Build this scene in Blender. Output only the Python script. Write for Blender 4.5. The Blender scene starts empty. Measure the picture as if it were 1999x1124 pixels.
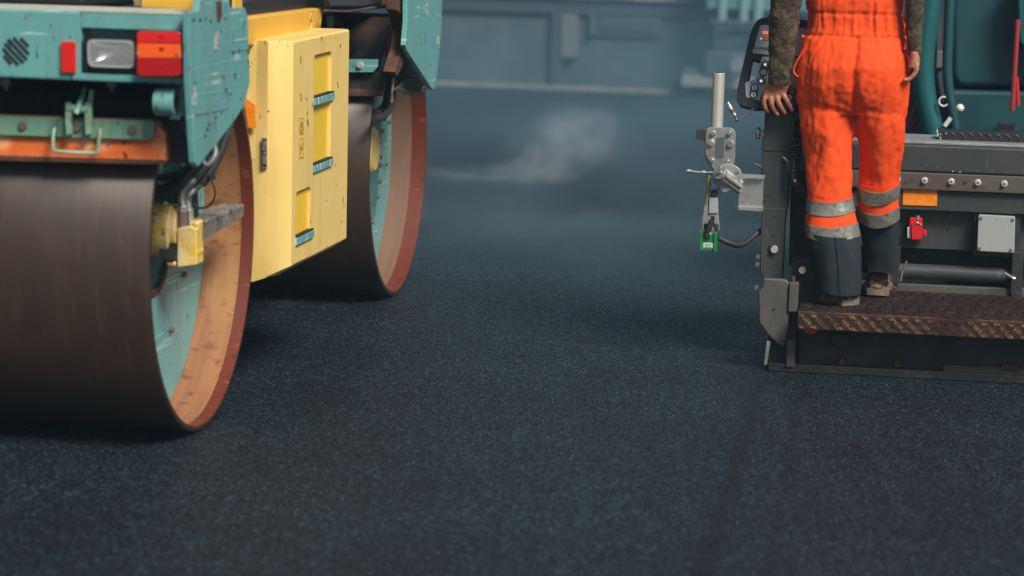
import bpy, bmesh, math, random
from mathutils import Vector, Matrix, noise
random.seed(7)
sc = bpy.context.scene
COL = sc.collection
PI = math.pi
# ---------------------------------------------------------------- camera model
FPX, CH, TH, ROLL = 5200.0, 1.7306, 0.1485, 0.02349
FW = Vector((0, math.cos(TH), -math.sin(TH)))
R0 = Vector((1, 0, 0)); U0 = Vector((0, math.sin(TH), math.cos(TH)))
RT = R0*math.cos(ROLL) + U0*math.sin(ROLL)
UP = -R0*math.sin(ROLL) + U0*math.cos(ROLL)
CAMP = Vector((0, 0, CH))

class Frame:
    """vehicle frame: x right, y forward, z up; measures points on real planes of the vehicle"""
    def __init__(s, ox, oy, a):
        s.a = a; s.o = Vector((ox, oy, 0))
        s.x = Vector((math.cos(a), -math.sin(a), 0)); s.y = Vector((math.sin(a), math.cos(a), 0))
    def loc(s, w):
        d = w - s.o
        return Vector((d.dot(s.x), d.dot(s.y), w.z))
    def pt(s, px, py, x=None, y=None, z=None, pl=None):
        d = FW*FPX + RT*(px-999.5) - UP*(py-562)
        c = s.loc(CAMP); dl = Vector((d.dot(s.x), d.dot(s.y), d.z))
        if x is not None: n, k = Vector((1, 0, 0)), x
        elif y is not None: n, k = Vector((0, 1, 0)), y
        elif z is not None: n, k = Vector((0, 0, 1)), z
        else: n, k = pl
        t = (k - n.dot(c))/n.dot(dl)
        return c + dl*t
W = Frame(0, 0, 0)
RF = Frame(-0.97535, 8.36832, math.radians(9.3))
_p = W.pt(1500, 722, z=0)
PF = Frame(_p.x, _p.y, math.radians(9.3))

# ---------------------------------------------------------------- materials
MATS = {}
def mat(name, base, rough=.5, metal=0., layers=(), bump=(), coat=0., spec=.5, emis=None, trans=0., rl=None, sheen=0.):
    if name in MATS: return MATS[name]
    m = bpy.data.materials.new(name); m.use_nodes = True; nt = m.node_tree; N = nt.nodes; L = nt.links
    b = N['Principled BSDF']
    b.inputs['Base Color'].default_value = (*base, 1); b.inputs['Roughness'].default_value = rough
    b.inputs['Metallic'].default_value = metal; b.inputs['Coat Weight'].default_value = coat
    b.inputs['Coat Roughness'].default_value = .15
    b.inputs['Specular IOR Level'].default_value = spec
    b.inputs['Transmission Weight'].default_value = trans
    if sheen:
        b.inputs['Sheen Weight'].default_value = sheen
    if emis:
        b.inputs['Emission Color'].default_value = (*emis[0], 1); b.inputs['Emission Strength'].default_value = emis[1]
    tc = N.new('ShaderNodeTexCoord')
    def tex(kind, scale, detail=4., dist=0., rgh=.6):
        mp = N.new('ShaderNodeMapping'); L.new(tc.outputs['Object'], mp.inputs['Vector'])
        sv = scale if isinstance(scale, tuple) else (scale,)*3
        mp.inputs['Scale'].default_value = sv
        mp.inputs['Location'].default_value = (len(N)*1.37 % 9, len(N)*.77 % 7, len(N)*.31 % 5)
        if kind == 'noise':
            t = N.new('ShaderNodeTexNoise'); t.inputs['Scale'].default_value = 1; t.inputs['Detail'].default_value = detail
            t.inputs['Distortion'].default_value = dist; t.inputs['Roughness'].default_value = rgh; o = t.outputs['Fac']
        elif kind == 'vor':
            t = N.new('ShaderNodeTexVoronoi'); t.inputs['Scale'].default_value = 1; o = t.outputs['Distance']
        elif kind == 'cell':
            t = N.new('ShaderNodeTexVoronoi'); t.inputs['Scale'].default_value = 1
            s_ = N.new('ShaderNodeSeparateColor'); L.new(t.outputs['Color'], s_.inputs['Color']); o = s_.outputs['Red']
        elif kind == 'edge':
            t = N.new('ShaderNodeTexVoronoi'); t.inputs['Scale'].default_value = 1; t.feature = 'DISTANCE_TO_EDGE'; o = t.outputs['Distance']
        else:
            t = N.new('ShaderNodeTexWave'); t.inputs['Scale'].default_value = 1; t.inputs['Distortion'].default_value = dist
            t.bands_direction = kind[-1].upper(); o = t.outputs['Fac']
        L.new(mp.outputs['Vector'], t.inputs['Vector'])
        return o
    cprev = None; rprev = None
    for ly in layers:
        kind, scale, lo, hi, colr = ly[:5]
        ex = ly[5] if len(ly) > 5 else {}
        o = tex(kind, scale, ex.get('detail', 5.), ex.get('dist', 0.), ex.get('rg', .6))
        mr = N.new('ShaderNodeMapRange'); L.new(o, mr.inputs['Value'])
        mr.inputs['From Min'].default_value = lo; mr.inputs['From Max'].default_value = hi
        mr.inputs['To Max'].default_value = ex.get('amt', 1.)
        f = mr.outputs['Result']
        if 'mask' in ex:
            mk = ex['mask']; o2 = tex(*mk[:2]); m2 = N.new('ShaderNodeMapRange'); L.new(o2, m2.inputs['Value'])
            m2.inputs['From Min'].default_value = mk[2]; m2.inputs['From Max'].default_value = mk[3]
            mm = N.new('ShaderNodeMath'); mm.operation = 'MULTIPLY'; L.new(f, mm.inputs[0]); L.new(m2.outputs['Result'], mm.inputs[1]); f = mm.outputs[0]
        if 'zr' in ex:   # wear confined to a height band of the thing
            sp = N.new('ShaderNodeSeparateXYZ'); L.new(tc.outputs['Object'], sp.inputs[0])
            m3 = N.new('ShaderNodeMapRange'); L.new(sp.outputs[ex.get('ax', 2)], m3.inputs['Value'])
            m3.inputs['From Min'].default_value = ex['zr'][0]; m3.inputs['From Max'].default_value = ex['zr'][1]
            mm = N.new('ShaderNodeMath'); mm.operation = 'MULTIPLY'; L.new(f, mm.inputs[0]); L.new(m3.outputs['Result'], mm.inputs[1]); f = mm.outputs[0]
        mx = N.new('ShaderNodeMix'); mx.data_type = 'RGBA'; L.new(f, mx.inputs[0])
        if cprev is None: mx.inputs[6].default_value = (*base, 1)
        else: L.new(cprev, mx.inputs[6])
        mx.inputs[7].default_value = (*colr, 1); cprev = mx.outputs[2]
        if 'r' in ex:
            mxr = N.new('ShaderNodeMix'); L.new(f, mxr.inputs[0])
            if rprev is None: mxr.inputs[2].default_value = rough
            else: L.new(rprev, mxr.inputs[2])
            mxr.inputs[3].default_value = ex['r']; rprev = mxr.outputs[0]
    if cprev is not None: L.new(cprev, b.inputs['Base Color'])
    if rprev is not None: L.new(rprev, b.inputs['Roughness'])
    nprev = None
    for bp in bump:
        kind, scale, strength, distance = bp[:4]; ex = bp[4] if len(bp) > 4 else {}
        o = tex(kind, scale, ex.get('detail', 3.), ex.get('dist', 0.))
        bn = N.new('ShaderNodeBump'); bn.inputs['Strength'].default_value = strength; bn.inputs['Distance'].default_value = distance
        bn.invert = ex.get('inv', False)
        L.new(o, bn.inputs['Height'])
        if nprev is not None: L.new(nprev, bn.inputs['Normal'])
        nprev = bn.outputs['Normal']
    if nprev is not None: L.new(nprev, b.inputs['Normal'])
    MATS[name] = m
    return m

RUST = (.10, .028, .010); DIRT = (.05, .042, .034)
teal = mat('worn_teal_paint', (.115, .32, .325), .42, layers=[
    ('noise', 3., .45, .75, (.14, .38, .33), {'amt': .7}),
    ('noise', (8, 8, 1.0), .5, .72, (.12, .20, .17), {'amt': .55}),
    ('noise', (3., 2., 60.), .60, .64, (.36, .56, .50), {'detail': 3., 'mask': ('noise', 5., .45, .55)}),
    ('noise', (40, 40, 12.), .66, .69, RUST, {'r': .8}),
    ('noise', 20., .66, .69, (.16, .05, .02), {'r': .8}),
    ('noise', (50., 40., 14.), .63, .66, (.02, .05, .045), {'mask': ('noise', 4., .48, .56)})],
    bump=[('noise', 60., .08, .002), ('noise', 5., .25, .006)])
tealdk = mat('grimy_teal_shade_in_base', (.05, .20, .19), .5, layers=[('noise', 8., .5, .7, DIRT), ('noise', (30, 30, 6), .62, .68, RUST)], bump=[('noise', 30., .2, .003)])  # darker copy of the teal: shade put into the base colour, grime and rust over it
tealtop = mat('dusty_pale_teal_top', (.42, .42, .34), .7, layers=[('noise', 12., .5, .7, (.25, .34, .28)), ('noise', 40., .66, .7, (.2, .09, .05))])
yellow = mat('pale_yellow_paint', (.78, .55, .17), .45, layers=[
    ('noise', 2.5, .4, .8, (.80, .60, .23), {'amt': .6}),
    ('noise', (7, 7, .9), .52, .75, (.50, .33, .10), {'amt': .45}),
    ('noise', (34, 34, 26), .72, .735, (.06, .03, .01)),
    ('noise', (60, 22, 12), .66, .675, (.10, .06, .03), {'mask': ('noise', 6., .5, .55)})], bump=[('noise', 2.2, .35, .02), ('noise', 70., .05, .001)])
yellowd = mat('deep_yellow_pocket', (.78, .50, .035), .5, layers=[('noise', (30, 30, 25), .7, .74, (.2, .08, .01)), ('noise', 4., .5, .8, (.70, .44, .03))], bump=[('noise', 50., .08, .002)])
ywarm = mat('golden_yellow_hood', (.70, .38, .035), .4, layers=[('noise', 3., .4, .8, (.76, .46, .06))])
ymotor = mat('greasy_yellow_motor', (.70, .46, .08), .45, layers=[('noise', 14., .42, .56, (.80, .62, .30)), ('noise', 25., .58, .68, (.12, .07, .02), {'r': .6})], bump=[('noise', 40., .35, .005)])
drumm = mat('rolled_drum_steel', (.036, .020, .014), .42, .1, layers=[
    ('noise', (110, 5, 5), .50, .75, (.080, .056, .042), {'detail': 6., 'amt': .6}),
    ('noise', (30, 1.5, 1.5), .5, .75, (.02, .015, .013), {'detail': 4., 'amt': .6}),
    ('noise', (6, 5, 5), .5, .75, (.065, .038, .03), {'amt': .4}),
    ('noise', (7, 3, 3), .62, .8, (.02, .016, .014), {'r': .6})], bump=[('noise', (160, 3, 3), .12, .001), ('noise', 4, .15, .004)])
rimin = mat('rubbed_brown_rim_inside', (.25, .105, .050), .5, layers=[
    ('noise', (60, 4, 4), .4, .75, (.36, .16, .08), {'amt': .8}),
    ('noise', (50, 50, 5), .55, .75, (.33, .12, .04)),
    ('noise', (4, 2, 2), .52, .68, (.38, .20, .07), {'amt': .8}), ('noise', (14, 30, 30), .56, .68, (.13, .045, .02), {'amt': .8}),
    ('noise', 45., .70, .74, (.05, .025, .015))], bump=[('noise', 25., .25, .004)])
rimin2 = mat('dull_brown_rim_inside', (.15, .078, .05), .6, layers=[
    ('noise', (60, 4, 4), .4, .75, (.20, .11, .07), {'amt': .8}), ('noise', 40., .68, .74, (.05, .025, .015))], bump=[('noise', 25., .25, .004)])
rimband = mat('oxide_red_rim_band', (.13, .022, .010), .5, layers=[
    ('noise', 10., .45, .7, (.12, .022, .012)), ('noise', 30., .6, .7, (.035, .014, .01)), ('noise', (10, 40, 40), .62, .7, (.26, .06, .02))], bump=[('noise', 60., .3, .002)])
orange = mat('orange_scraper_paint', (.75, .15, .03), .5, layers=[
    ('vor', (13, 13, 13), .5, .2, (.95, .42, .20), {'amt': .9}),
    ('noise', (16, 16, 5), .55, .7, (.45, .07, .015)), ('noise', 40., .62, .7, (.10, .03, .02))], bump=[('noise', 30., .3, .003)])
rubber = mat('worn_black_rubber', (.016, .016, .017), .62, layers=[('noise', 14., .5, .72, (.06, .052, .045), {'amt': .8})], bump=[('noise', 60., .3, .002)])
rustst = mat('rusty_brown_steel', (.07, .030, .018), .75, layers=[('noise', 16., .45, .65, (.13, .05, .025)), ('noise', 40, .6, .7, (.03, .02, .016))], bump=[('noise', 50., .4, .004)])
black = mat('black_machine_plastic', (.012, .013, .015), .45, layers=[('noise', 9., .55, .75, (.03, .03, .03))])
blackgl = mat('dark_tinted_cab_glass', (.008, .010, .013), .08, spec=.6)
steel = mat('zinc_plated_steel', (.58, .58, .55), .38, .85, layers=[('noise', 18., .45, .7, (.30, .30, .29)), ('noise', 40., .62, .72, (.14, .12, .10))], bump=[('noise', 60., .15, .001)])
galv = mat('weathered_galvanised_plate', (.34, .36, .35), .5, .55, layers=[('cell', 30., .4, .9, (.27, .30, .29)), ('noise', 10., .55, .75, (.22, .22, .19)), ('noise', 35., .68, .72, (.12, .07, .03))], bump=[('noise', 80., .1, .001)])
palest = mat('pale_worn_pipe', (.60, .59, .55), .4, .5, layers=[('noise', (40, 40, 6), .55, .72, (.36, .30, .22)), ('noise', 60., .66, .7, (.16, .09, .05))])
anth = mat('anthracite_paver_paint', (.036, .041, .044), .45, layers=[
    ('noise', 5., .4, .8, (.058, .060, .060)), ('noise', (50, 50, 8), .62, .75, (.13, .12, .11), {'amt': .6}),
    ('noise', 60., .68, .72, (.17, .15, .12))], bump=[('noise', 50., .08, .001)])
anthl = mat('scuffed_grey_end_plate', (.062, .063, .057), .6, layers=[
    ('noise', 6., .45, .7, (.085, .08, .07)), ('noise', 14., .55, .7, (.085, .07, .055)), ('noise', 50., .62, .68, (.04, .03, .025))], bump=[('noise', 40., .3, .002)])
anthd = mat('dark_screed_steel', (.016, .018, .020), .6, layers=[('noise', 9., .5, .7, (.045, .04, .036)), ('noise', 30., .64, .72, (.08, .05, .035))], bump=[('noise', 30., .4, .004)])
rstrip = mat('brown_scraped_rail', (.105, .085, .070), .5, .3, layers=[('noise', (3, 3, 20), .45, .7, (.14, .125, .11)), ('noise', 20., .6, .7, (.06, .035, .025))], bump=[('noise', 40., .2, .002)])
treadt = mat('dark_brown_tread_top', (.040, .024, .024), .42, .4, layers=[('noise', 12., .5, .7, (.075, .045, .04))], bump=[('noise', 90., .3, .001)])
tread = mat('copper_brown_tread_plate', (.075, .038, .024), .36, .6, layers=[
    ('noise', 30., .5, .68, (.22, .14, .095), {'amt': .5}), ('noise', 10., .5, .68, (.055, .030, .025)), ('noise', 60, .6, .7, (.03, .02, .018))], bump=[('noise', 90., .3, .001)])
lug = mat('rubbed_bright_tread_lug', (.36, .23, .16), .4, .5, layers=[('noise', 40., .45, .6, (.16, .09, .06)), ('noise', 7., .48, .62, (.07, .04, .03))])
reflo = mat('amber_reflector', (.85, .26, .02), .25, layers=[('noise', 60., .68, .72, (.15, .05, .01)), ('cell', 120., .3, .9, (.78, .20, .012))], coat=.5)
redl = mat('red_lens', (.70, .018, .014), .22, coat=.6, layers=[('wavez', (1, 1, 60), .2, .9, (.55, .010, .010))])
reddk = mat('dark_red_lens', (.40, .006, .010), .2, coat=.6)
amberl = mat('amber_lens', (.90, .13, .012), .22, coat=.6, layers=[('wavez', (1, 1, 60), .2, .9, (.80, .08, .008))])
redpl = mat('red_socket_plastic', (.55, .012, .018), .38, layers=[('noise', 40., .6, .7, (.3, .01, .01))])
lgrey = mat('light_grey_housing', (.31, .33, .33), .45, layers=[('noise', 8., .5, .8, (.26, .28, .28)), ('noise', 50., .66, .7, (.15,.15,.14))])
whitem = mat('off_white_plastic', (.62, .62, .58), .4)
greens = mat('green_sensor_plastic', (.015, .20, .055), .32, layers=[('noise', 20., .5, .7, (.01, .13, .04))], coat=.3)
green2 = mat('pale_corroded_green', (.20, .40, .28), .6, layers=[('noise', 18., .45, .65, (.16, .24, .15)), ('noise', 30., .58, .66, RUST), ('noise', (6, 6, 40), .6, .7, (.45, .5, .4))], bump=[('noise', 30., .3, .003)])
brktm = mat('mossy_teal_bracket', (.13, .30, .22), .6, layers=[('noise', (30, 30, 5), .45, .7, (.20, .30, .19)), ('noise', (20, 20, 4), .55, .65, (.06, .12, .08)), ('noise', 30, .66, .7, RUST)], bump=[('noise', 40., .3, .003)])
olive = mat('olive_dusty_edge', (.28, .20, .10), .7, layers=[('noise', 10., .4, .7, (.20, .17, .08))])
bolt = mat('bolt_brown_steel', (.22, .17, .13), .5, .6)
boltw = mat('bright_bolt_head', (.62, .62, .60), .35, .5)
hole = mat('bolt_hole_black', (.006, .006, .007), .8)
skin = mat('weathered_skin', (.42, .17, .10), .5, layers=[('noise', 60., .5, .7, (.33, .11, .07)), ('noise', 220., .6, .7, (.25, .10, .07))], bump=[('noise', 260., .3, .001), ('noise', 60., .25, .002)])
skin.node_tree.nodes['Principled BSDF'].inputs['Subsurface Weight'].default_value = .0
hairm = mat('dark_brown_hair', (.03, .018, .012), .6, bump=[('noise', (120, 120, 20), .6, .004)])
oran = mat('fluorescent_orange_cloth', (.76, .070, .010), .75, layers=[
    ('noise', 5., .4, .8, (.80, .084, .015), {'amt': .6}),
    ('noise', 9., .60, .78, (.45, .05, .018), {'amt': .22, 'rg': .7}),
    ('noise', 75., .70, .735, (.05, .012, .008), {'mask': ('noise', 7., .48, .6)}),
    ('noise', (40, 40, 16), .68, .74, (.20, .03, .012), {'mask': ('noise', 5., .5, .6)})],
    bump=[('noise', 500., .25, .0006), ('noise', (40, 40, 9), .25, .004)], spec=.2)
band = mat('grey_reflective_tape', (.155, .155, .135), .5, .25, layers=[('noise', 18., .4, .7, (.21, .21, .19)), ('noise', 40., .55, .7, (.07, .065, .055))], bump=[('noise', (30, 30, 60), .5, .006)])
navy = mat('dark_navy_work_cloth', (.016, .024, .031), .85, spec=.2, layers=[('noise', 6., .4, .8, (.022, .030, .037)), ('noise', 30., .62, .72, (.04, .037, .032))], bump=[('noise', 400., .25, .0006), ('noise', (18, 18, 7), .5, .010)])
knit = mat('brown_marl_knit', (.080, .055, .034), .95, layers=[
    ('vor', (170, 170, 120), .35, .62, (.030, .022, .016)), ('noise', 26., .5, .7, (.14, .105, .055), {'amt': .7}), ('noise', 160., .68, .72, (.35, .31, .24))],
    bump=[('vor', (170, 170, 120), .5, .003, {'inv': True}), ('noise', 9., .5, .012)])
mud = mat('mud_caked_boot_leather', (.06, .04, .028), .8, layers=[('noise', 55., .50, .60, (.30, .20, .14)), ('noise', 28., .5, .6, (.022, .015, .012))], bump=[('noise', 45., .9, .008)])
solem = mat('muddy_boot_sole', (.11, .085, .065), .85, layers=[('noise', 18., .45, .65, (.22, .17, .13))], bump=[('noise', 60., .6, .004)])
pcase = mat('black_rubberised_case', (.010, .013, .018), .5, bump=[('noise', 200., .1, .0005)])
pface = mat('grey_panel_face', (.40, .45, .48), .45)
pdark = mat('dark_grey_button_pad', (.045, .055, .06), .5)
pbtn = mat('white_push_button', (.62, .66, .66), .4)
pbtny = mat('yellow_ringed_button', (.55, .38, .04), .4)
pled = mat('lit_red_digits', (.9, .10, .10), .4, emis=((1, .12, .10), .8))
pledw = mat('lit_white_led', (.9, .9, .8), .4, emis=((1, .95, .75), 1.2))
ptext = mat('panel_print_dark', (.02, .025, .03), .5)
stick = mat('warning_sticker_yellow', (.80, .52, .07), .5)
stickb = mat('sticker_black_print', (.02, .015, .01), .6)
stickg = mat('worn_grey_decal', (.33, .42, .40), .6, layers=[('noise', 50., .5, .6, (.14, .12, .10))])
stepb = mat('chipped_blue_green_bar', (.12, .32, .33), .5, layers=[('noise', (30, 30, 10), .54, .58, (.62, .55, .48)), ('noise', 50, .64, .67, (.05, .03, .02))])
glassl = mat('headlight_glass', (.85, .88, .88), .06, trans=.85, bump=[('wavex', (60, 1, 1), .25, .002)])
chrome = mat('headlight_reflector_chrome', (.75, .75, .74), .22, 1., bump=[('noise', 14., .4, .01)])

# ---------------------------------------------------------------- mesh builder
class MB:
    def __init__(s): s.bm = bmesh.new()
    def _f(s, vs):
        try: return s.bm.faces.new(vs)
        except ValueError: return None
    def box(s, x0, x1, y0, y1, z0, z1, M=None):
        c = [Vector((x, y, z)) for x in (x0, x1) for y in (y0, y1) for z in (z0, z1)]
        if M: c = [M @ v for v in c]
        v = [s.bm.verts.new(q) for q in c]
        for f in ((0,1,3,2),(4,6,7,5),(0,4,5,1),(2,3,7,6),(0,2,6,4),(1,5,7,3)): s._f([v[i] for i in f])
        return s
    def prism(s, pts, ext):
        ext = Vector(ext); a = [s.bm.verts.new(p) for p in pts]; b = [s.bm.verts.new(Vector(p)+ext) for p in pts]
        n = len(a); s._f(a[::-1]); s._f(b)
        for i in range(n): s._f([a[i], a[(i+1) % n], b[(i+1) % n], b[i]])
        return s
    def rings(s, rs, cap=True, closed=False):
        V = [[s.bm.verts.new(p) for p in r] for r in rs]; n = len(V[0])
        for i in range(len(V)-(0 if closed else 1)):
            j = (i+1) % len(V)
            for k in range(n): s._f([V[i][k], V[i][(k+1) % n], V[j][(k+1) % n], V[j][k]])
        if cap and not closed: s._f(V[0][::-1]); s._f(V[-1])
        return s
    def tube(s, path, r, n=12, cap=True, flat=1.):
        path = [Vector(p) for p in path]; rs = []
        rr = r if isinstance(r, (list, tuple)) else [r]*len(path)
        prev = None
        for i, p in enumerate(path):
            t = (path[min(i+1, len(path)-1)] - path[max(i-1, 0)]).normalized()
            if prev is None:
                ref = Vector((0, 0, 1)) if abs(t.z) < .9 else Vector((1, 0, 0))
                a = t.cross(ref).normalized()
            else:
                a = (prev - t*prev.dot(t)).normalized()
            prev = a; b = t.cross(a)
            rs.append([p + (a*math.cos(2*PI*k/n) + b*flat*math.sin(2*PI*k/n))*rr[i] for k in range(n)])
        return s.rings(rs, cap)
    def cyl(s, p0, p1, r, n=20, r1=None):
        return s.tube([p0, p1], [r, r if r1 is None else r1], n)
    def sph(s, c, r, seg=16, sc_=(1, 1, 1)):
        M = Matrix.Translation(Vector(c)) @ Matrix.Diagonal((*[r*q for q in sc_], 1))
        bmesh.ops.create_uvsphere(s.bm, u_segments=seg, v_segments=max(6, seg//2), radius=1, matrix=M); return s
    def lathe_x(s, prof, cx, cy, cz, n=96, closed=False):
        """prof: list of (x, r) around an axis parallel to x"""
        rs = [[Vector((cx+x, cy+r*math.cos(2*PI*k/n), cz+r*math.sin(2*PI*k/n))) for k in range(n)] for x, r in prof]
        return s.rings(rs, cap=False, closed=closed)
    def disc(s, c, nrm, r, h, n=20):
        c = Vector(c); nrm = Vector(nrm).normalized(); return s.cyl(c, c+nrm*h, r, n)
    def build(s, name, m, parent=None, smooth=True, bev=0., ang=35, seg=2):
        bmesh.ops.remove_doubles(s.bm, verts=s.bm.verts, dist=1e-6)
        bmesh.ops.recalc_face_normals(s.bm, faces=s.bm.faces)
        me = bpy.data.meshes.new(name); s.bm.to_mesh(me); s.bm.free()
        me.materials.append(m)
        if smooth:
            for p in me.polygons: p.use_smooth = True
            me.set_sharp_from_angle(angle=math.radians(ang))
        o = bpy.data.objects.new(name, me); COL.objects.link(o)
        if parent: o.parent = parent
        if bev:
            b = o.modifiers.new('bevel', 'BEVEL'); b.width = bev; b.segments = seg; b.limit_method = 'ANGLE'; b.angle_limit = math.radians(40)
            b.harden_normals = True
        return o
def smoothpath(pts, n=6):
    pts = [Vector(p) for p in pts]; out = []
    P = [pts[0]*2-pts[1]] + pts + [pts[-1]*2-pts[-2]]
    for i in range(1, len(P)-2):
        for k in range(n):
            t = k/n; a, b, c, d = P[i-1], P[i], P[i+1], P[i+2]
            out.append(.5*((2*b)+(c-a)*t+(2*a-5*b+4*c-d)*t*t+(3*b-a-3*c+d)*t**3))
    out.append(pts[-1]); return out
def rrect(poly, r, n=4):
    """round the corners of a planar 3-D polygon"""
    poly = [Vector(p) for p in poly]; out = []; N_ = len(poly)
    for i in range(N_):
        p, a, b = poly[i], poly[i-1], poly[(i+1) % N_]
        ra = min(r, (a-p).length*.45, (b-p).length*.45)
        q0 = p+(a-p).normalized()*ra; q1 = p+(b-p).normalized()*ra
        for k in range(n+1):
            t = k/n; out.append(q0*(1-t)**2 + p*2*t*(1-t) + q1*t*t)
    return out
def thing(name, label, cat, loc, rz, group=None):
    o = bpy.data.objects.new(name, None); COL.objects.link(o); o.empty_display_size = .2
    o.location = loc; o.rotation_euler = (0, 0, rz); o['label'] = label; o['category'] = cat
    if group: o['group'] = group
    return o
def tag(o, label=None, cat=None, kind=None, group=None):
    if label: o['label'] = label
    if cat: o['category'] = cat
    if kind: o['kind'] = kind
    if group: o['group'] = group
    return o

# ================================================================= ROAD ROLLER
roller = thing('road_roller', 'teal and yellow tandem road roller with worn steel drums on fresh asphalt', 'road roller', RF.o, -RF.a)
def rp(px, py, **k): return RF.pt(px, py, **k)
DW = 1.66; RR = .6
def drum(cx, cy, bandw, discd, inner, label=None):
    m = MB()
    m.lathe_x([(-DW, RR-.016), (-DW, RR-.001), (-DW+.003, RR), (-.003, RR), (0, RR-.003), (0, RR-.016), (-.001, RR-.0175), (-.3, RR-.0175)], cx, cy, RR, 160)
    d = m.build('drum', drumm, roller, ang=50)
    if label: d['label'] = label
    MB().lathe_x([(.0006, RR-.0165), (.0004, RR-.019), (-bandw, RR-.0205)], cx, cy, RR, 160).build('rim_band', rimband, d)
    MB().lathe_x([(-bandw, RR-.0202), (-discd, RR-.021)], cx, cy, RR, 160).build('rim_inside', inner, d)
    # dished web plate with a round opening
    mm = MB(); mm.lathe_x([(-discd-.0005, RR-.021), (-discd-.001, .19), (-discd-.03, .16), (-discd-.05, .155)], cx, cy, RR, 96)
    mm.build('drum_disc', teal, d)
    MB().lathe_x([(-discd-.002, .158), (-discd-.002, .182), (-discd+.004, .18), (-discd+.004, .160)], cx, cy, RR, 48, closed=True).build('rusty_ring', rustst, d)
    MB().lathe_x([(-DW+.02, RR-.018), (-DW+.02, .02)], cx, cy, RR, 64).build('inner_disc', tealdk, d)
    MB().cyl((cx-DW+.05, cy, RR), (cx-discd-.12, cy, RR), .12, 32).build('axle_hub', rustst, d)
    for k in range(10):
        a = 2*PI*(k+.3)/10
        if math.cos(a) < -.3: continue
        p = Vector((cx-discd, cy+.36*math.cos(a), RR+.36*math.sin(a)))
        MB().cyl(p, p+Vector((.014, 0, 0)), .010, 6).build('bolt', bolt, d)
    return d
d1 = drum(0, 0, .040, .168, rimin)
far = RF.loc(Vector((-.49347, 11.30922, 0)))
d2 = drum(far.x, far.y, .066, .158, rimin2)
FY = far.y; FX = far.x

# --- rear frame beam with lamps
YB = -.70
za = rp(180, 155, y=YB).z; zb = rp(180, 25, y=YB).z
xr = rp(363, 110, y=YB).x
xl = -1.75
m = MB()
# lamp recess is a real opening: beam face built from four pieces
rx0 = rp(158, 100, y=YB).x; rx1 = rp(357, 100, y=YB).x; rz0 = rp(250, 146, y=YB).z; rz1 = rp(250, 58, y=YB).z
rz1 = min(rz1, zb-.012)
m.box(xl, rx0, YB, -.38, za, zb)
m.box(rx1, xr, YB, -.38, za, zb)
m.box(rx0, rx1, YB, -.38, za, rz0)
m.box(rx0, rx1, YB, -.38, rz1, zb)
m.box(rx0, rx1, YB+.06, -.38, rz0, rz1)
beam = m.build('frame_beam', teal, roller, bev=.004)
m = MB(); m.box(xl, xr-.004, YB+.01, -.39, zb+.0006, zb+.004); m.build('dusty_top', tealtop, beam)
# slanted vent slots
m = MB()
for k, (a0, b0, a1, b1) in enumerate([(8,108,22,124),(6,94,36,126),(10,84,46,122),(17,76,53,116),(27,73,57,105),(41,74,56,90)]):
    p, q = rp(a0, b0, y=YB-.001), rp(a1, b1, y=YB-.001)
    m.tube([p, q], .0040, 8)
m.build('vent_slot', hole, beam)
# small reflector
def plate(poly, depth, name, mt, parent, bev=.002, rnd=0., **k):
    pts = [rp(px, py, **k) for px, py in poly]
    if rnd: pts = rrect(pts, rnd)
    ax = 'y' if 'y' in k else 'x'
    e = Vector((0, depth, 0)) if ax == 'y' else Vector((depth, 0, 0))
    return MB().prism(pts, e).build(name, mt, parent, bev=bev)
rf = plate([(119,80),(147,82),(147,142),(119,141)], .012, 'side_reflector', redl, roller, rnd=.006, y=YB-.012)
# headlight
hl = plate([(162,73),(268,75),(268,136),(162,132)], .004, 'headlight', black, roller, bev=.001, rnd=.012, y=YB+.056)
for t_ in ([(162,73),(268,75),(266,81),(166,78)],[(162,131),(268,135),(268,136),(162,136)],[(162,73),(172,75),(174,131),(162,132)],[(263,77),(268,75),(268,136),(263,133)]): plate(t_, .055, 'bezel_rim', black, hl, bev=.001, y=YB-.002)
A_, B_, C__, D_ = [rp(*t_, y=YB-.006) for t_ in ((173,78),(261,81),(262,131),(175,128))]
m = MB(); gr = []
for i in range(15):
    v_ = i/14; row = []
    for j in range(19):
        u_ = j/18; p_ = (A_*(1-u_)+B_*u_)*(1-v_)+(D_*(1-u_)+C__*u_)*v_
        d_ = max(0, 1-((u_-.5)*2)**2)*max(0, 1-((v_-.5)*2)**2); p_ = p_+Vector((0, .006+.045*d_**.6, 0)); row.append(m.bm.verts.new(p_))
    gr.append(row)
for i in range(14):
    for j in range(18): m._f([gr[i][j], gr[i][j+1], gr[i+1][j+1], gr[i+1][j]])
m.build('reflector_bowl', chrome, hl)
m = MB()
o_ = [rp(*q, y=YB-.008) for q in [(171,76),(263,79),(264,133),(173,130)]]; i_ = [rp(*q, y=YB-.008) for q in [(176,81),(258,84),(259,128),(178,125)]]
o_ = rrect(o_, .02); i_ = rrect(i_, .018)
bx = [[v for v in o_], [v+Vector((0,-.006,0)) for v in o_], [v+Vector((0,-.006,0)) for v in i_], [v for v in i_]]
m.rings([list(r) for r in zip(*bx)], cap=False, closed=True); m.build('bezel', lgrey, hl)
c = rp(230, 104, y=YB-.004)
m = MB(); m.disc(c, (0,1,0), .013, .012, 24); m.build('bulb_cap', steel, hl, bev=.002)
m = MB(); pts = [v+Vector((0, -.002, 0)) for v in i_]; m.prism(pts, (0, -.003, 0)); m.build('lens', glassl, hl)
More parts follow.
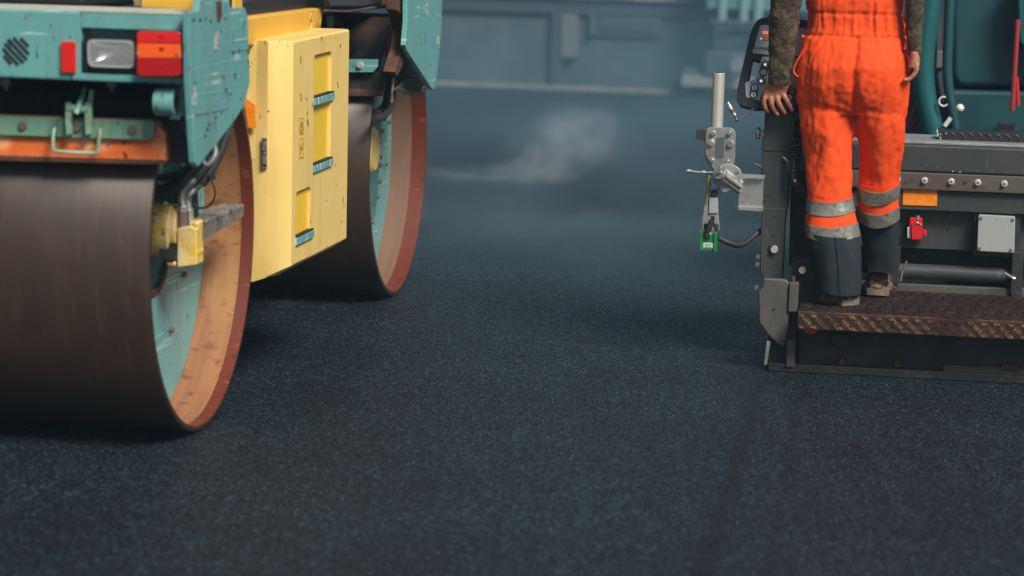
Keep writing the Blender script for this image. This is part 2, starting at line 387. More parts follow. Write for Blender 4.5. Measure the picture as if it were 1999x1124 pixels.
# tail light cluster
tl = plate([(265,59),(353,61),(355,149),(265,149)], .03, 'tail_light', black, roller, bev=.004, rnd=.012, y=YB-.014)
for (y0, y1, mm_) in ((61, 84, redl), (85, 113, amberl), (114, 148, reddk)):
    tp_, bt_ = (4 if y0 == 61 else 0), (5 if y0 == 114 else 0)
    plate([(267,y0+tp_),(267+tp_,y0),(352-tp_,y0+1),(352,y0+1+tp_),(353,y1+.9-bt_),(353-bt_,y1+.9),(267+bt_,y1+.4),(267,y1+.4-bt_)], .020, 'lens', mm_, tl, bev=.0025, y=YB-.034)
for q in ((269,103),(347,104)):
    c = rp(*q, y=YB-.034); MB().disc(c, (0,-1,0), .005, .004, 10).build('screw', steel, tl)
for yy in (72, 96, 128):
    c = rp(315, yy, y=YB-.034); MB().sph(c+Vector((0,.001,0)), .010, 14, (1, .16, 1)).build('bulb', reddk, tl)
# side plate, tip pointing down behind the drum
XP = xr+.0225
outline = [(369,24),(388,20),(396,-60),(440,-60),(450,16),(478,14),(484,30),(488,160),(478,204),(458,236),(387,326),(381,318),(376,238),(371,158)]
sp1 = plate(outline, -.02, 'side_plate', teal, roller, bev=.003, x=XP)
rgp = random.Random(5)
for q in ((378,36),(390,36),(401,34),(411,38),(440,34),(450,182),(441,172),(432,216),(421,228),(410,240),(400,262),(404,250),(455,100),(484,98),(484,118),(470,190)):
    w_, h_ = rgp.uniform(1.5,3), rgp.uniform(4,9)
    plate([(q[0]-w_*.4,q[1]),(q[0]+w_*.6,q[1]-1),(q[0]+w_,q[1]+h_*.6),(q[0],q[1]+h_),(q[0]-w_*.6,q[1]+h_*.5)], .0008, 'paint_chip', rustst if rgp.random() < .5 else rubber, sp1, bev=0, x=XP+.0003)
for q in ((381,225,408,220,1.5),(412,219,446,212,1.),(448,101,487,96,.8),(378,158,384,162,1.5)):
    plate([(q[0],q[1]),(q[2],q[3]),(q[2],q[3]+q[4]),(q[0],q[1]+q[4]*1.5)], .0008, 'rust_scratch', rustst, sp1, bev=0, x=XP+.0003)
for q in ((376,92,486,76),(380,132,486,112),(384,150,470,140),(386,184,460,176)):
    plate([(q[0],q[1]),(q[2],q[3]),(q[2],q[3]+.9),(q[0],q[1]+.9)], .0008, 'pale_scratch', mat('rubbed_pale_teal', (.24, .48, .44), .6), sp1, bev=0, x=XP+.0003)
plate([(418,61),(427,61),(427,97),(418,97)], .0015, 'worn_decal', stickg, sp1, bev=0, x=XP+.0005)
plate([(375,170),(384,170),(384,206),(375,206)], .0015, 'worn_decal', stickg, sp1, bev=0, x=XP+.0005)
plate([(422,4),(432,0),(433,30),(428,45),(424,40)], .0012, 'rust_patch', rustst, sp1, bev=0, x=XP+.0005)
# inner web joining beam to side plate
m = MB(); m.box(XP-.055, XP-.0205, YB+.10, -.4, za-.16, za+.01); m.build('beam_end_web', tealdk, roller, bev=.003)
# lifting eye (round bushing)
c = rp(344, 200, y=-.665)
m = MB(); m.lathe_x([(-.06, .040), (0, .040), (0, .022), (-.06, .022)], c.x, c.y, c.z, 40, closed=True); m.build('lifting_eye', teal, roller, bev=.002)
m = MB(); m.lathe_x([(-.058, .0218), (-.002, .0218)], c.x, c.y, c.z, 32); m.build('eye_bore', rustst, roller)
# torn rubber flap between scraper and plate
YS = -.56
plate([(322,232),(372,236),(382,322),(322,318)], .012, 'rubber_flap', rubber, roller, y=YS+.02)
plate([(352,226),(366,226),(380,318),(372,320),(362,262),(350,250)], .01, 'rusty_flap_edge', rustst, roller, y=YS)
# scraper
scr = plate([(-700,300-30),(0,310),(290,318),(324,316),(324,262),(303,238),(290,236),(-700,206)], .05, 'scraper', orange, roller, bev=.004, y=YS-.03)
plate([(-700,268),(0,303),(322,312),(324,319),(290,321),(0,314),(-700,284)], .012, 'rusty_blade_edge', rustst, scr, bev=.002, y=YS-.032)
bk = plate([(-700,200),(0,228),(296,237),(302,240),(300,268),(292,274),(-700,240)], .012, 'mounting_strip', brktm, roller, bev=.003, y=YS-.046)
plate([(-700,196),(0,224),(300,235),(300,238),(0,231),(-700,203)], .05, 'dusty_ledge', olive, bk, y=YS-.040)
for q in ((44,246),(150,250),(258,253)):
    c = rp(*q, y=YS-.046); m = MB(); m.disc(c, (0,-1,0), .0105, .008, 6); m.disc(c, (0,-1,0), .014, .003, 18); m.build('bolt', bolt, bk)
hp = [rp(*q, y=YS-yo) for q, yo in (((107,250),.048),((104,262),.062),((104,288),.07),((112,295),.07),((182,299),.07),((190,292),.07),((194,266),.062),((196,252),.048))]
MB().tube(smoothpath(hp, 5), .0055, 10).build('pull_handle', green2, bk)
# adjuster: two cheeks, a pin and a tension lever
for xx, t_ in ((130, 0), (168, 1)):
    plate([(xx-3,200),(xx+4,198),(xx+9,206),(xx+9,262),(xx-1,264),(xx-3,240)], .02, 'adjuster_cheek', green2, bk, y=YS-.075)
m = MB(); m.cyl(rp(132,211,y=YS-.065), rp(174,214,y=YS-.065), .013, 18); m.build('adjuster_pin', green2, bk)
m = MB(); m.tube([rp(166,172,y=YS), rp(158,196,y=YS-.07), rp(148,222,y=YS-.09)], [.006,.008,.008], 10); m.build('tension_lever', green2, bk)
plate([(174,174),(182,176),(178,212),(168,216)], .014, 'link_plate', green2, bk, y=YS-.06)
# spray nozzles below the beam
for q in ((12,158),(218,160)):
    c = rp(*q, y=-.60); m = MB(); m.box(c.x-.014, c.x+.014, c.y-.012, c.y+.012, c.z-.014, c.z+.02); m.cyl(c+Vector((0,0,-.014)), c+Vector((0,0,-.03)), .007, 12, .004); m.build('spray_nozzle', bolt, roller, bev=.002)
# drops of water hanging below the nozzles
# body above and between the drums (dark chassis)
m = MB(); m.box(-1.6, -.06, .02, 2.95, 1.24, 1.34); m.box(-1.5, -.2, .66, 2.32, .42, 1.24); m.build('chassis', black, roller, bev=.01)
m = MB(); m.box(-1.62, -.28, -.34, .6, zb-.01, 1.85); m.build('engine_hood', black, roller, bev=.02)
plate([(276,-60),(392,-60),(392,20),(276,14)], .02, 'hood_corner', ywarm, roller, y=-.36)
plate([(249,-60),(275,-60),(281,13),(262,12)], .02, 'hood_seam', olive, roller, y=-.355)
m = MB(); m.box(-1.6, .0, -.37, .3, 1.215, 1.235); m.build('frame_cross_plate', anthd, roller)
# cab base with tinted lower glass
m = MB(); pz = rp(540, 17, x=-.12).z; m.box(-1.5, -.12, .35, 1.9, pz, pz+.9); m.build('cab', blackgl, roller, bev=.01)
c0, c1 = rp(466, 12, x=-.105), rp(597, 13, x=-.105)
MB().tube([Vector((-.105, c0.y-.1, pz+.005)), Vector((-.105, c1.y+.02, pz+.005))], .006, 8).build('cab_sill', rustst, roller)
plate([(594,-40),(628,-40),(632,16),(598,18)], .03, 'cab_corner_post', anthd, roller, bev=.006, x=-.10)
plate([(455,-60),(466,-60),(468,18),(452,18)], .01, 'cab_side_strip', ywarm, roller, x=-.02)
plate([(622,-40),(740,-40),(738,6),(700,12),(634,12)], .02, 'cab_step_panel', anth, roller, bev=.004, x=.0)
# golden upper body panel, belly curved
pts = [(480,34),(628,15),(632,20),(622,90),(480,90)]
plate(pts, -.1, 'hood_side', ywarm, roller, bev=.01, x=-.02)
def sticker(px0, py0, px1, py1, kind, parent, **k):
    k2 = dict(k); key = 'x' if 'x' in k else 'y'; out = .0006 if key == 'x' else -.0006
    k2[key] = k[key] + out
    s_ = plate([(px0,py0),(px1,py0),(px1,py1),(px0,py1)], out, 'warning_sticker', stick, parent, bev=0, **k2)
    k3 = dict(k); k3[key] = k[key] + out*2.4
    m = MB()
    def line(a, b, w=.0018):
        p, q = rp(*a, **k3), rp(*b, **k3); m.tube([p, q], w, 6, flat=.3)
    ix, iy = (px1-px0)*.1, (py1-py0)*.05
    A, B, C_, D = (px0+ix, py0+iy), (px1-ix, py0+iy), (px1-ix, py1-iy), (px0+ix, py1-iy)
    for a, b in ((A,B),(B,C_),(C_,D),(D,A)): line(a, b, .0011)
    cx, w, h = (px0+px1)/2, (px1-px0), (py1-py0)
    if kind == 'tri':
        a, b, c = (cx, py0+h*.22), (px1-w*.2, py0+h*.75), (px0+w*.2, py0+h*.75)
        line(a, b); line(b, c); line(c, a); line((cx, py0+h*.42), (cx, py0+h*.6)); line((px0+w*.2, py0+h*.86), (px1-w*.2, py0+h*.86))
    else:
        line((cx-w*.16, py0+h*.38), (cx-w*.16, py0+h*.80), .0028); line((cx+w*.18, py0+h*.25), (cx+w*.18, py0+h*.60), .0028)
        line((cx-w*.16, py0+h*.55), (cx+w*.18, py0+h*.5), .0024)
    m.build('print', stickb, s_)
    return s_
sticker(602, 20, 611, 59, 'h', roller, x=-.02)
# yellow side tank
XS = .13
for _ in range(30): XS += (rp(573, 80, x=XS).y-.675)*.2
def zat(px, py, **k): return rp(px, py, **k).z
ztop = rp(573, 80, x=XS).z
bl = [rp(q[0], q[1], x=XS) for q in [(573,80),(684,73),(682,250),(675,465),(660,480),(620,505),(573,516)]]
y1 = bl[1].y; y0 = bl[0].y
def side_poly():
    p = [Vector((XS, y0, ztop)), Vector((XS, y1, ztop))] + [Vector((XS, min(q.y, y1), q.z)) for q in bl[3:]]
    return p
# panel shell made as a frame around the pockets: outer skin as face with holes via boolean-free strips
pk1 = (rp(611,103,x=XS), rp(648,332,x=XS)); pk2 = (rp(575,367,x=XS), rp(607,470,x=XS))
P1 = (rp(612,210,x=XS).y, rp(646,210,x=XS).y, rp(628,333,x=XS).z, rp(628,104,x=XS).z)
P2 = (rp(577,420,x=XS).y, rp(606,420,x=XS).y, rp(590,476,x=XS).z, rp(590,370,x=XS).z)
def tank():
    # solid body by boolean with rounded pocket cutters
    m = MB()
    rear = [(XS, y0), (XS-.080, y0-.030), (XS-.13, y0-.018), (XS-.40, y0-.018), (XS-.40, y1), (XS-.02, y1), (XS, y1-.02)]
    rings = []
    for z, ins in ((ztop, .006), (ztop-.006, 0.), (.80, 0.), (.60, 0)):
        rings.append([Vector((x-ins, y, z)) for x, y in rear])
    # belly: bottom rises towards the front
    zr = [rp(573,516,x=XS).z, rp(524,540,y=y0-.03).z, rp(495,548,y=y0-.018).z, .40, .50, bl[3].z, bl[3].z]
    rings.append([Vector((x, y, zr[i])) for i, (x, y) in enumerate(rear)])
    lo = [Vector((x-.05 if x > XS-.03 else x, y-(.03 if y > y0+.3 else 0), zr[i]-(.035 if x > XS-.03 else .004))) for i, (x, y) in enumerate(rear)]
    rings.append(lo)
    m.rings(rings)
    o = m.build('side_tank', yellow, roller, bev=.004)
    cuts = []
    for (a, b, c, d) in (P1, P2):
        poly = rrect([Vector((XS-.014, a, c)), Vector((XS-.014, b, c)), Vector((XS-.014, b, d)), Vector((XS-.014, a, d))], .025, 5)
        k = MB().prism(poly, (.1, 0, 0)).build('cutter', yellow, roller, smooth=False)
        cuts.append(k)
    for k in cuts:
        b = o.modifiers.new('cut', 'BOOLEAN'); b.operation = 'DIFFERENCE'; b.object = k; b.solver = 'EXACT'
    # order: booleans before bevel
    bev_ = o.modifiers[0]
    o.modifiers.remove(bev_)
    bb = o.modifiers.new('bevel', 'BEVEL'); bb.width = .003; bb.segments = 2; bb.limit_method = 'ANGLE'; bb.angle_limit = math.radians(40); bb.harden_normals = True
    dg = bpy.context.evaluated_depsgraph_get()
    me = bpy.data.meshes.new_from_object(o.evaluated_get(dg)); o.modifiers.clear(); o.data = me
    for k in cuts: bpy.data.objects.remove(k)
    return o
tk = tank()
m = MB()
for (a, b, c, d) in (P1, P2):
    poly = rrect([Vector((XS-.0135, a+.001, c+.001)), Vector((XS-.0135, b-.001, c+.001)), Vector((XS-.0135, b-.001, d-.001)), Vector((XS-.0135, a+.001, d-.001))], .024, 5)
    MB().prism(poly, (.002, 0, 0)).build('step_pocket', yellowd, tk)
for (px0, py0, px1, py1) in ((612,183,649,203),(611,312,646,334),(577,452,609,475)):
    a = rp(px0, py1, x=XS); b = rp(px1, py0, x=XS)
    zc = rp((px0+px1)/2, (py0+py1)/2, x=XS).z
    m = MB(); m.box(XS-.012, XS+.008, a.y-.004, b.y+.004, zc-.013, zc+.013); so = m.build('step_bar', stepb, tk, bev=.002)
    m = MB(); nn = 16
    for k in range(nn):
        yy = a.y+(b.y-a.y)*(k+.5)/nn; m.box(XS-.010, XS+.007, yy-.004, yy+.004, zc+.0135, zc+.020)
    m.build('grip_teeth', stickb, so)
MB().tube([rp(*q, x=XS) for q in ((573,516),(600,503),(622,494),(650,480),(660,474),(675,465))], .0022, 6).build('scraped_edge', rustst, tk)
for q in ((586,110,588,126),(597,190,600,196),(658,160,661,172),(586,182,589,198),(636,390,638,393),(665,430,666,434),(600,236,603,246),(655,360,657,363)):
    plate([(q[0],q[1]),(q[0]+1.2,q[1]),(q[2],q[3]),(q[2]-1.,q[3])], .0006, 'paint_scratch', stickb, tk, bev=0, x=XS+.0002)
sticker(584, 229, 593, 262, 'tri', tk, x=XS)
sticker(584, 268, 593, 309, 'h', tk, x=XS)
c = [rp(*q, y=y0-.033) for q in ((511,268),(522,268),(522,329),(511,329))]
lt = MB().prism(rrect(c, .003), (0, -.004, 0)).build('latch', steel, tk, bev=.001)
c = [rp(*q, y=y0-.038) for q in ((513,273),(520,273),(520,324),(513,324))]
MB().prism(c, (0, -.001, 0)).build('latch_recess', hole, lt)
for q in ((513,276,520,294),(514,296,519,303),(513,305,520,321)):
    c = [rp(*p_, y=y0-.040) for p_ in ((q[0],q[1]),(q[2],q[1]),(q[2],q[3]),(q[0],q[3]))]
    MB().prism(rrect(c, .002), (0, -.003, 0)).build('latch_lever', steel, lt, bev=.001)
plate([(475,188),(498,204),(500,250),(484,250)], .006, 'triangular_reflector', reflo, roller, bev=.001, y=y0-.042)
m = MB(); m.box(-.25, -.01, y0-.02, y0+.03, .80, 1.2); m.build('tank_mount', yellow, roller, bev=.003)
# hydraulic motor inside near drum
cm = Vector((-.06, -.02, .60))
m = MB()
z0m, z1m = rp(350,522,x=-.05).z, rp(350,402,x=-.05).z
m.cyl((-.26, 0, (z0m+z1m)/2+.005), (-.10, 0, (z0m+z1m)/2+.005), .085, 28)
m.cyl((-.11, 0, (z0m+z1m)/2+.012), (-.08, 0, (z0m+z1m)/2+.012), .070, 28)
mo = m.build('hydraulic_motor', ymotor, roller, bev=.006)
ya, yb = -.06, .05
plate([(345,446),(368,441),(384,447),(384,518),(345,523)], .08, 'port_block', ymotor, mo, bev=.006, y=ya)
plate([(316,446),(346,446),(347,466),(316,470)], .07, 'motor_neck', ymotor, mo, bev=.012, y=ya+.005)
plate([(311,474),(341,475),(341,507),(311,505)], .02, 'name_plate', rubber, mo, bev=.001, y=ya-.006)
plate([(322,508),(346,510),(344,522),(324,520)], .05, 'motor_foot', ymotor, mo, bev=.01, y=ya+.005)
plate([(366,432),(386,432),(387,448),(382,480),(388,492),(380,520),(368,516),(372,470)], .07, 'valve_cover', ymotor, mo, bev=.008, y=ya+.01)
plate([(296,436),(322,436),(318,448),(296,450)], .06, 'port_collar', ymotor, mo, bev=.01, y=ya+.02)
# hexagon unions + elbows + hoses
def hexn(q0, q1, r, yy, name='hose_union', par=mo):
    p, q = rp(*q0, y=yy), rp(*q1, y=yy); MB().cyl(p, q, r, 6).build(name, bolt if r > .02 else steel, par, smooth=False, bev=.001)
hexn((357,447),(356,412),.022,-.03); hexn((356,414),(356,402),.019,-.03); hexn((368,432),(368,408),.018,.0)
hexn((307,437),(308,424),.017,-.02)
def hose(pts, r, name, mt, par, nn=6):
    path = smoothpath([rp(q[0], q[1], y=q[2]) for q in pts], nn)
    return MB().tube(path, r, 14).build(name, mt, par)
hose([(356,404,-.03),(354,388,-.03),(358,370,-.03),(370,358,-.03),(384,346,-.02)], .0135, 'steel_elbow', steel, mo)
hose([(368,410,.0),(366,390,.0),(371,378,.0),(382,366,.01),(394,356,.01)], .0135, 'steel_elbow', steel, mo)
hose([(308,426,-.02),(308,412,-.02),(314,402,-.01),(326,394,0.)], .010, 'steel_elbow', steel, mo)
hose([(380,350,-.02),(396,330,0),(412,300,.05),(428,262,.12),(440,220,.2),(447,190,.25)], .020, 'hydraulic_hose', rubber, mo)
hose([(392,358,.01),(408,336,.03),(424,306,.08),(438,268,.15),(448,230,.22),(455,190,.3)], .018, 'hydraulic_hose', rubber, mo)
hose([(280,386,-.05),(310,382,-.05),(345,366,-.05),(372,338,-.02),(390,314,.0)], .015, 'hydraulic_hose', rubber, mo)
hose([(280,374,-.0),(320,368,-.0),(350,350,-.0),(376,326,.02),(396,300,.05)], .015, 'hydraulic_hose', rubber, mo)
hose([(280,347,.0),(320,345,.0),(350,340,.0),(372,320,.02)], .011, 'hydraulic_hose', rubber, mo)
hose([(408,340,.0),(420,374,.0),(412,398,.0),(392,406,.0),(378,396,.0),(380,372,.0)], .0035, 'sensor_cable', black, mo)
hose([(388,300,.0),(402,322,.0),(420,300,.02),(415,268,.05),(436,248,.1)], .011, 'cable_sleeve', galv, mo, 8)
for q in ((437,248),(412,345)):
    c = rp(*q, y=.06); MB().sph(c, .014, 12, (1.2, .8, .8)).build('cable_clamp', rubber, mo)
# yoke arm down to the hub (teal)
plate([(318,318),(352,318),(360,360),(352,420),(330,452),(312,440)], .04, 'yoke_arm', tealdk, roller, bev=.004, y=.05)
plate([(364,330),(380,330),(384,430),(372,440)], .03, 'yoke_strut', rubber, roller, bev=.003, y=.07)
# serrated step
z_s = rp(400, 450, x=.0).z
m = MB()
ps = rp(384, 446, x=-.03); pe = rp(458, 425, x=-.03)
ya_, yb_ = ps.y+.0, pe.y
zs_ = ps.z+.02
M_ = Matrix.Identity(4)
for xx in (-.062, -.042, -.022, -.002):
    m.prism([Vector((xx-.003, ya_, zs_-.05)), Vector((xx-.003, yb_, zs_-.032)), Vector((xx-.003, yb_, zs_)), Vector((xx-.003, ya_, zs_))], (.006, 0, 0))
    n_ = 26
    for k in range(n_):
        yy = ya_+(yb_-ya_)*(k+.2)/n_; m.prism([Vector((xx-.005, yy, zs_)), Vector((xx-.005, yy+(yb_-ya_)/n_*.7, zs_)), Vector((xx-.005, yy+(yb_-ya_)/n_*.35, zs_+.010))], (.010, 0, 0))
for yy in (ya_+.01, (ya_+yb_)/2, yb_-.01): m.box(-.062, -.002, yy-.003, yy+.003, zs_-.035, zs_-.010)
m.box(-.064, .0, ya_-.004, ya_+.002, zs_-.05, zs_)
m.build('boarding_step', galv if 0 else mat('dusty_step_steel', (.15, .14, .13), .6, .4, layers=[('noise', 25., .45, .65, (.28, .26, .24)), ('noise', 12., .55, .7, (.05, .045, .04))], bump=[('noise', 60., .4, .002)]), roller, bev=.0)
# --- far drum side gear
sp2 = plate([(795,-80),(866,-80),(862,60),(853,150),(848,176),(842,172),(794,98),(791,88),(795,40)], -.02, 'side_plate', teal, roller, bev=.003, x=XP)
for q in ((830,5,836,30),(852,70,857,94)):
    plate([(q[0],q[1]),(q[2],q[1]),(q[2],q[3]),(q[0],q[3])], .0015, 'worn_decal', stickg, sp2, bev=0, x=XP+.0005)
YF = rp(720, 130, x=FX-.1).y - .0
YF = FY-.56
plate([(560,114),(738,116),(737,130),(728,141),(560,142)], .012, 'mounting_strip', teal, roller, bev=.002, y=YF-.03)
c = rp(703, 127, y=YF-.03); m = MB(); m.disc(c, (0,-1,0), .012, .012, 6); m.disc(c, (0,-1,0), .016, .003, 16); m.build('bolt', boltw, roller)
plate([(560,140),(738,141),(745,128),(750,140),(751,172),(746,186),(725,184),(700,180),(560,184)], .03, 'scraper_rubber', rubber, roller, bev=.004, y=YF)
plate([(560,174),(700,174),(722,178),(748,176),(748,188),(720,188),(560,186)], .012, 'rusty_scraper_edge', rustst, roller, bev=.002, y=YF-.012)
plate([(634,30),(645,28),(651,36),(648,50),(642,74),(634,78),(638,50)], .03, 'scraper_arm', green2, roller, bev=.004, y=YF-.12)
plate([(664,44),(671,44),(664,72),(656,72)], .02, 'scraper_arm', rubber, roller, bev=.003, y=YF-.10)
m = MB(); m.cyl(rp(648,44,y=YF-.1), rp(668,44,y=YF-.1), .012, 14); m.build('scraper_pin', rustst, roller)
# front frame beam over far drum and rusty yoke edge
m = MB(); m.box(-1.7, XP-.022, FY-.15, FY+.15, 1.235, 1.36); m.build('front_frame_beam', rustst, roller, bev=.01)
plate([(776,-40),(797,-40),(797,60),(790,120),(776,150),(770,140),(786,90),(789,60),(784,30),(776,20)], -.05, 'yoke_edge', rustst, roller, bev=.006, x=XP-.03)
m = MB(); pth = smoothpath([rp(*q, x=.03) for q in ((634,20),(680,22),(740,14),(772,18),(786,40),(790,70))], 6); m.tube(pth, .005, 10); m.build('wheel_arch_edge', rustst, roller)
def rh(pts, r, name, mt, xx=.03):
    return MB().tube(smoothpath([rp(q[0], q[1], x=(q[2] if len(q) > 2 else xx)) for q in pts], 6), r, 12).build(name, mt, roller)
rh([(785,80),(772,110),(762,140),(760,180),(756,205),(742,222),(728,225)], .026, 'hydraulic_hose', rubber, .0)
rh([(795,95),(778,120),(768,150),(766,180),(762,205),(750,226),(732,232)], .015, 'hydraulic_hose', rubber, .04)
rh([(768,150),(765,180),(764,200)], .008, 'steel_tube', bolt, .06)
rh([(788,62),(776,110),(768,150),(772,162)], .010, 'rusty_tube', rustst, .06)
plate([(772,120),(790,100),(812,130),(838,150),(834,176),(800,182),(780,160),(768,140)], -.03, 'yoke_cover', rubber, roller, bev=.006, x=.06)
m = MB()
ring = smoothpath([rp(*q, x=.085) for q in ((776,172),(796,182),(820,182),(826,172),(824,160),(806,150),(790,160),(776,172))], 5); m.tube(ring, .005, 8)
for k in range(12):
    xx = 784+k*3.6; m.tube([rp(xx, 156+abs(k-5)*.6, x=.085), rp(xx-1, 180-abs(k-5)*.4, x=.085)], .0025, 6)
m.tube([rp(768,176,x=.085), rp(802,150,x=.085)], .004, 8)
m.build('foot_peg_grid', mat('peg_grey', (.13, .12, .10), .6, .4), roller)
c = rp(727, 308, x=-.12)
m = MB(); m.lathe_x([(-.04,.10),(0,.10),(.012,.085),(.012,.001)], -.11, FY-.02, .62, 40); m.build('hub_cap', yellow, roller, bev=.002)
plate([(730,235),(745,235),(742,300),(734,420),(722,430),(726,300)], -.04, 'yoke_arm', tealdk, roller, bev=.004, x=-.145)
for q in ((748,232),(757,238),(741,306),(752,320),(740,322),(735,384)):
    c = rp(*q, x=FX-.15); MB().disc(c, (1,0,0), .010, .012, 6).build('bolt', bolt, roller)

# ================================================================= ASPHALT PAVER
paver = thing('asphalt_paver', 'dark grey paver screed with tread plate platform, control panel and levelling sensor arm', 'paver', PF.o, -PF.a)
def pp(px, py, **k): return PF.pt(px, py, **k)
def pl(poly, depth, name, mt, parent=None, bev=.002, rnd=0., **k):
    pts = [pp(a, b, **k) for a, b in poly]
    if rnd: pts = rrect(pts, rnd)
    if 'pl' in k: e = k['pl'][0].normalized()*depth
    else: e = Vector((0, depth, 0)) if 'y' in k else Vector((depth, 0, 0)) if 'x' in k else Vector((0, 0, depth))
    return MB().prism(pts, e).build(name, mt, parent or paver, bev=bev)
def pbox(px0, py0, px1, py1, y, depth, name, mt, parent=None, bev=.002, pxref=None, xmax=None):
    """axis-aligned box whose front face spans these corners on plane y"""
    a, b = pp(px0, py0, y=y), pp(px0, py1, y=y)
    c = pp(px1, (py0+py1)/2, y=y)
    x1 = xmax if xmax is not None else c.x
    return MB().box(a.x, x1, y, y+depth, b.z, a.z).build(name, mt, parent or paver, bev=bev)
XE = 2.6
# platform
YPF = -.14
e0 = pp(1557, 608, y=YPF); e1 = pp(1557, 642, y=YPF); zp = e0.z
yback = .492
plat = MB().box(e0.x, XE, YPF, YPF+.02, e1.z, zp-.002).build('platform', tread, paver, bev=.003)
MB().box(e0.x, XE, YPF+.004, yback, e1.z+.002, zp).build('platform_top', treadt, plat, bev=.001)
# five-bar tread lugs as geometry on top and on the front edge
m = MB()
def lugbar(m, c, dx, dn, L_, w, h, N_):
    pts = []
    d = dx; s_ = dn
    a = c - d*L_/2; b = c + d*L_/2
    m.prism([a, c - s_*w/2, b, c + s_*w/2], N_*h)
pitch = .0468; xx = e0.x+.012; k = 0; H = zp-e1.z
ex, ez, ey = Vector((1,0,0)), Vector((0,0,1)), Vector((0,1,0))
while xx < 1.35:
    zc = (zp+e1.z)/2
    for row, (dz, sgn) in enumerate(((H*.30, -1), (-H*.02, 1), (-H*.36, -1))):
        off = .0 if row != 1 else pitch*.5
        for j in range(5 if row == 1 else 3):
            if row == 1: c = Vector((xx+off+(j-2)*.0052, YPF-.0001, zc+dz+(j-2)*-.0045))
            else: c = Vector((xx+off+(j-1)*.0075, YPF-.0001, zc+dz))
            d = Vector((.7, 0, .7*sgn)).normalized(); n_ = Vector((.7, 0, -.7*sgn)).normalized()
            if c.x < e0.x+.008: continue
            c = c + Vector((random.uniform(-.0015,.0015), 0, random.uniform(-.001,.001)))
            lugbar(m, c, d, n_, random.uniform(.017,.025), random.uniform(.004,.006), .003, Vector((0, -1, 0)))
    xx += pitch; k += 1
m.build('edge_tread', lug, plat, smooth=False)
m = MB(); j = 0
yy = YPF+.018
while yy < yback-.01:
    xx = e0.x+.02+random.uniform(0, pitch*.5); i = 0
    while xx < 1.35:
        sg = 1 if (i+j) % 2 else -1
        d = Vector((.9, .45*sg+random.uniform(-.1,.1), 0)).normalized(); n_ = Vector((-d.y, d.x, 0))
        for t in (-1, 0, 1): lugbar(m, Vector((xx, yy, zp+.0001))+n_*t*.008, d, n_, .024, .005, .0022, ez)
        xx += pitch*.5; i += 1
    yy += .024; j += 1
m.build('top_tread', treadt, plat, smooth=False)
m = MB(); xx = e0.x
bright = []
for k in range(150):
    x0 = e0.x+.008+k*.0085+random.uniform(-.002,.002)
    m.box(x0-.003, x0+.009, YPF+random.uniform(.0,.002), YPF+.005, zp-.0005, zp+random.uniform(.0002,.0022))
m.build('worn_edge', lug, plat, smooth=False)
# screed body: stacked beams
def zz(py, y, px=1765): return pp(px, py, y=y).z
xb0 = pp(1555, 400, y=.40).x
Yb = .50
MB().box(xb0, XE, Yb-.03, Yb+.30, zz(334, Yb-.03), zz(282, Yb-.03)).build('top_beam', anth, paver, bev=.008, seg=3)
MB().box(xb0, XE, Yb+.0, Yb+.32, zz(282, Yb-.03)+.0008, zz(282, Yb-.03)+.012).build('top_cover', galv, paver, bev=.003)
rail = MB().box(xb0-.02, XE, Yb-.045, Yb+.05, zz(369, Yb-.045), zz(336, Yb-.045)).build('side_rail', rstrip, paver, bev=.003)
zr_ = (zz(369, Yb-.045)+zz(336, Yb-.045))/2
for px in (1752, 1805, 1857, 1909, 1961, 2013, 2065):
    x_ = pp(px, 352, y=Yb-.045).x; c = Vector((x_, Yb-.045, zr_+.004)); m = MB(); m.disc(c, (0,-1,0), .013, .004, 20); m.disc(c, (0,-1,0), .0095, .013, 16); o = m.build('bolt', boltw, rail, bev=.001)
    MB().disc(c+Vector((0,-.0131,0)), (0,-1,0), .004, .0006, 6).build('socket', hole, o)
x_ = pp(1883, 352, y=Yb-.045).x; MB().disc((x_, Yb-.0455, zr_), (0,-1,0), .006, .0008, 16).build('bolt_hole', hole, rail)
for px, py in ((1798,322),(1742,330),(1860,334),(1874,336)):
    c = pp(px, py, y=Yb-.031); MB().disc(c, (0,-1,0), .003, .0006, 10).build('chip', boltw if py > 325 else hole, rail)
MB().box(xb0, XE, Yb-.025, Yb+.06, zz(409, Yb-.025), zz(369.5, Yb-.045)-.002).build('middle_beam', anth, paver, bev=.004)
rfo = pl([(1763,366),(1830,368),(1829,402),(1762,400)], -.004, 'rear_reflector', reflo, bev=.001, y=Yb-.0255)
pl([(1572,417),(1584,416),(1584,452),(1572,452)], -.006, 'rear_reflector', reflo, bev=.001, y=.24)
MB().box(xb0, XE, Yb+.03, Yb+.10, zz(484, Yb+.03), zz(409, Yb-.025)-.001).build('rear_panel', anth, paver, bev=.003)
pz0 = zz(484, Yb+.03)
MB().box(xb0, XE, Yb+.12, Yb+.2, .25, pz0+.02).build('inner_panel', anthd, paver)
for px, py in ((1852,416),(1850,447)):
    c = pp(px, py, y=Yb+.0295); MB().disc(c, (0,-1,0), .0058, .0006, 14).build('bolt_hole', hole, paver)
